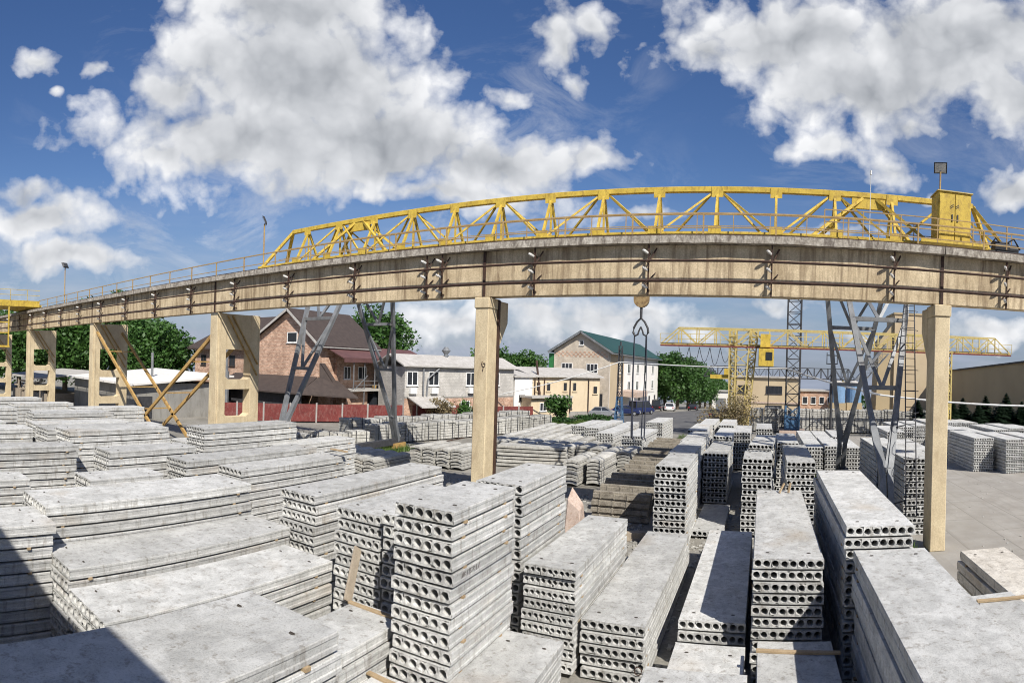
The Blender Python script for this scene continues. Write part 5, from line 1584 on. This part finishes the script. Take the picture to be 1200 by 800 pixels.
# ------------------------------------------------------------------ sky and light
SUN = Vector((.744, -.707, 1.0)).normalized()      # towards the sun
elev = math.asin(SUN.z); azim = math.atan2(SUN.x, SUN.y)
wd = bpy.data.worlds.new('World'); SC.world = wd; wd.use_nodes = True
nt = wd.node_tree
bg = nt.nodes['Background']
sky = nt.nodes.new('ShaderNodeTexSky'); sky.sky_type = 'NISHITA'; sky.sun_disc = False
sky.sun_elevation = elev; sky.sun_rotation = azim; sky.air_density = 1.0; sky.dust_density = .6; sky.ozone_density = 1.6
tc = nt.nodes.new('ShaderNodeTexCoord')
sp = nt.nodes.new('ShaderNodeSeparateXYZ'); nt.links.new(tc.outputs['Generated'], sp.inputs[0])
az = math_(nt, 'ARCTAN2', sp.outputs[0], sp.outputs[1])
hor = math_(nt, 'SQRT', math_(nt, 'ADD', math_(nt, 'MULTIPLY', sp.outputs[0], sp.outputs[0]), math_(nt, 'MULTIPLY', sp.outputs[1], sp.outputs[1])))
el = math_(nt, 'DIVIDE', sp.outputs[2], math_(nt, 'MAXIMUM', hor, .02))
el = math_(nt, 'MINIMUM', el, 3.0)
def vec(a, b, c=0.0):
    n = nt.nodes.new('ShaderNodeCombineXYZ')
    for i, v in enumerate((a, b, c)):
        if isinstance(v, (int, float)): n.inputs[i].default_value = v
        else: nt.links.new(v, n.inputs[i])
    return n.outputs[0]
P2 = vec(az, el)
n1 = noise(nt, P2, 4.2, 7, .6)
n2 = noise(nt, scaled(nt, P2, (1, 1.15, 1)), 12, 8, .62)
wz = noise(nt, P2, 6.5, 4, .55)
wx = noise(nt, scaled(nt, P2, (1, 1, 1)), 5.1, 4, .55)
azw = math_(nt, 'ADD', az, math_(nt, 'MULTIPLY_ADD', wx, .16, -.08))
elw = math_(nt, 'ADD', el, math_(nt, 'MULTIPLY_ADD', wz, .12, -.06))
# cumulus heaps of this sky: azimuth, tan(elevation), half-widths, weight
CLOUDS = [(-.82, .475, .24, .15, 1.15), (-.88, .37, .26, .10, 1.1), (-.67, .37, .21, .085, 1.05), (-.43, .34, .17, .055, .9), (-.82, .60, .19, .08, 1.1), (-.31, .355, .09, .045, .85), (-1.02, .45, .09, .05, .8), (-1.0, .33, .09, .05, .85), (-.55, .29, .28, .03, .7),
          (-1.235, .235, .11, .05, .95), (-1.19, .165, .15, .03, .8), (-1.26, .28, .07, .035, .85),
          (-1.245, .49, .05, .022, .72), (-1.145, .488, .035, .02, .66), (-1.21, .44, .016, .012, .55), (-.365, .545, .05, .07, .72), (-.44, .46, .045, .022, .62), (-.30, .585, .04, .035, .64), (-.335, .475, .035, .03, .62),
          (.03, .57, .21, .075, 1.1), (.15, .50, .22, .09, 1.1), (.30, .57, .24, .11, 1.15), (.42, .48, .11, .07, 1.0), (.195, .36, .07, .055, .8), (.09, .39, .075, .04, .78), (-.10, .54, .08, .055, .85), (.25, .43, .09, .05, .8),
          (.44, .315, .065, .04, .85), (.27, .305, .05, .015, .6), (-.25, .265, .10, .02, .6), (.12, .235, .15, .018, .55), (.30, .25, .05, .03, .65),
          (-.20, .105, .055, .016, .75), (-.30, .09, .24, .035, .62), (.01, .115, .13, .025, .62), (.38, .08, .12, .028, .68), (-.5, .07, .18, .03, .55), (.18, .06, .2, .02, .5), (-.62, .13, .15, .02, .45)]
acc = None
for a0, e0, ra, re, wt in CLOUDS:
    dx = math_(nt, 'MULTIPLY', math_(nt, 'SUBTRACT', azw, a0), 1 / ra)
    dy = math_(nt, 'MULTIPLY', math_(nt, 'SUBTRACT', elw, e0), 1 / re)
    d2 = math_(nt, 'ADD', math_(nt, 'MULTIPLY', dx, dx), math_(nt, 'MULTIPLY', dy, dy))
    g_ = math_(nt, 'MULTIPLY', math_(nt, 'SUBTRACT', 1.35, math_(nt, 'SQRT', d2)), wt)
    acc = g_ if acc is None else math_(nt, 'SMOOTH_MAX', acc, g_, .25)
bil = nt.nodes.new('ShaderNodeTexVoronoi'); bil.feature = 'F1'
bil.inputs['Scale'].default_value = 15; bil.inputs['Detail'].default_value = 2; bil.inputs['Roughness'].default_value = .5
nt.links.new(vec(azw, elw), bil.inputs['Vector'])
puff = math_(nt, 'SUBTRACT', .42, bil.outputs['Distance'])
det = math_(nt, 'ADD', math_(nt, 'MULTIPLY', math_(nt, 'SUBTRACT', n1, .5), 1.9), math_(nt, 'MULTIPLY', math_(nt, 'SUBTRACT', n2, .5), .95))
dens = math_(nt, 'ADD', math_(nt, 'ADD', acc, det), math_(nt, 'MULTIPLY', puff, .55))
dens = math_(nt, 'ADD', dens, .10)
cov = ramp(nt, dens, [(.08, (0, 0, 0)), (.34, (.56, .56, .56)), (.64, (1, 1, 1))])
wn = noise(nt, scaled(nt, P2, (1.0, 1.7, 1)), 4.6, 9, .66, .9)
ws_ = noise(nt, P2, 1.9, 3, .5)
wisp = math_(nt, 'MULTIPLY', ramp(nt, wn, [(.50, (0, 0, 0)), (.74, (.6, .6, .6))]), ramp(nt, ws_, [(.42, (0, 0, 0)), (.62, (1, 1, 1))]))
cov = math_(nt, 'MAXIMUM', cov, wisp)
# shade: bright where thin or where the lump faces the sun, grey in the thick underside
P2s = vec(math_(nt, 'ADD', az, .016), math_(nt, 'ADD', el, .035))
m1 = noise(nt, P2, 4.2, 4, .5)
m1s = noise(nt, P2s, 4.2, 4, .5)
m2 = noise(nt, P2, 14, 4, .5)
m2s = noise(nt, P2s, 14, 4, .5)
relief = math_(nt, 'ADD', math_(nt, 'MULTIPLY', math_(nt, 'SUBTRACT', m1, m1s), 1.0), math_(nt, 'MULTIPLY', math_(nt, 'SUBTRACT', m2, m2s), .22))
relief = math_(nt, 'ADD', relief, math_(nt, 'MULTIPLY', puff, .22))
thick = ramp(nt, math_(nt, 'MULTIPLY', math_(nt, 'ADD', acc, math_(nt, 'MULTIPLY', math_(nt, 'SUBTRACT', m1, .5), 1.3)), .5), [(.30, (0, 0, 0)), (.62, (.62, .62, .62)), (1.0, (1, 1, 1))])
lit = math_(nt, 'ADD', math_(nt, 'SUBTRACT', 1.0, math_(nt, 'MULTIPLY', thick, .46)), relief)
lit = math_(nt, 'MINIMUM', math_(nt, 'MAXIMUM', lit, .40), 1.15)
CL = 10.2
cc = nt.nodes.new('ShaderNodeCombineColor')
for i, (t, p) in enumerate(((.975, 1.12), (.985, 1.06), (1.01, .98))):
    nt.links.new(math_(nt, 'MULTIPLY', math_(nt, 'POWER', lit, p), CL * t), cc.inputs[i])
# deepen the blue a little; a pale blue-grey band of far cloud lies along the horizon
hs = nt.nodes.new('ShaderNodeHueSaturation'); hs.inputs['Hue'].default_value = .512; hs.inputs['Saturation'].default_value = 1.25; hs.inputs['Value'].default_value = 1.12
nt.links.new(sky.outputs[0], hs.inputs['Color'])
low = noise(nt, scaled(nt, P2, (1.6, 9, 1)), 2.2, 6, .6)
lowf = math_(nt, 'MULTIPLY', ramp(nt, el, [(.04, (1, 1, 1)), (.30, (0, 0, 0))]), math_(nt, 'MULTIPLY_ADD', low, 1.0, .35), None, True)
band = ramp(nt, low, [(.35, (2.2, 2.9, 4.6)), (.68, (4.6, 5.1, 6.3))])
skyb = mixrgb(nt, lowf, hs.outputs[0], band)
skyc = mixrgb(nt, cov, skyb, cc.outputs[0])
nt.links.new(skyc, bg.inputs[0])
bg.inputs[1].default_value = .071
wd.cycles.sampling_method = 'MANUAL'; wd.cycles.sample_map_resolution = 512

sun = bpy.data.lights.new('sun', 'SUN'); sun.energy = 5.0; sun.angle = rad(.5); sun.color = (1, .95, .875)
so = bpy.data.objects.new('sun', sun); COL.objects.link(so)
so.rotation_euler = SUN.to_track_quat('Z', 'Y').to_euler()

# ------------------------------------------------------------------ camera: the photograph is a cylindrical panorama
F, X0c, YC, ROLL, HC = 690., 895., 430., .03, 6.6
cam = bpy.data.cameras.new('camera'); cam.type = 'PANO'; cam.panorama_type = 'CENTRAL_CYLINDRICAL'
cam.central_cylindrical_range_u_min = -600 / F; cam.central_cylindrical_range_u_max = 600 / F
cam.central_cylindrical_range_v_min = (YC - 800) / F; cam.central_cylindrical_range_v_max = YC / F
cam.central_cylindrical_radius = 1
cam.clip_start = .1; cam.clip_end = 6000
co = bpy.data.objects.new('camera', cam); COL.objects.link(co); SC.camera = co
co.matrix_world = Matrix.Translation((0, 0, HC)) @ Matrix.Rotation(-(600 - X0c) / F, 4, 'Z') @ Matrix.Rotation(PI / 2, 4, 'X') @ Matrix.Rotation(math.atan(ROLL), 4, 'Z')
SC.view_settings.view_transform = 'Standard'; SC.view_settings.look = 'None'
SC.view_settings.exposure = .36; SC.view_settings.gamma = 1
SC.view_settings.use_curve_mapping = False
SC.render.engine = 'CYCLES'
SC.cycles.max_bounces = 6; SC.cycles.diffuse_bounces = 3; SC.cycles.glossy_bounces = 2; SC.cycles.transmission_bounces = 2
SC.cycles.use_denoising = True
SC.cycles.pixel_filter_type = 'BLACKMAN_HARRIS'; SC.cycles.filter_width = 1.05
SC.cycles.use_adaptive_sampling = True; SC.cycles.adaptive_threshold = .03
print('SLABS', N_SLAB[0], 'BATTENS', N_BATTEN[0])
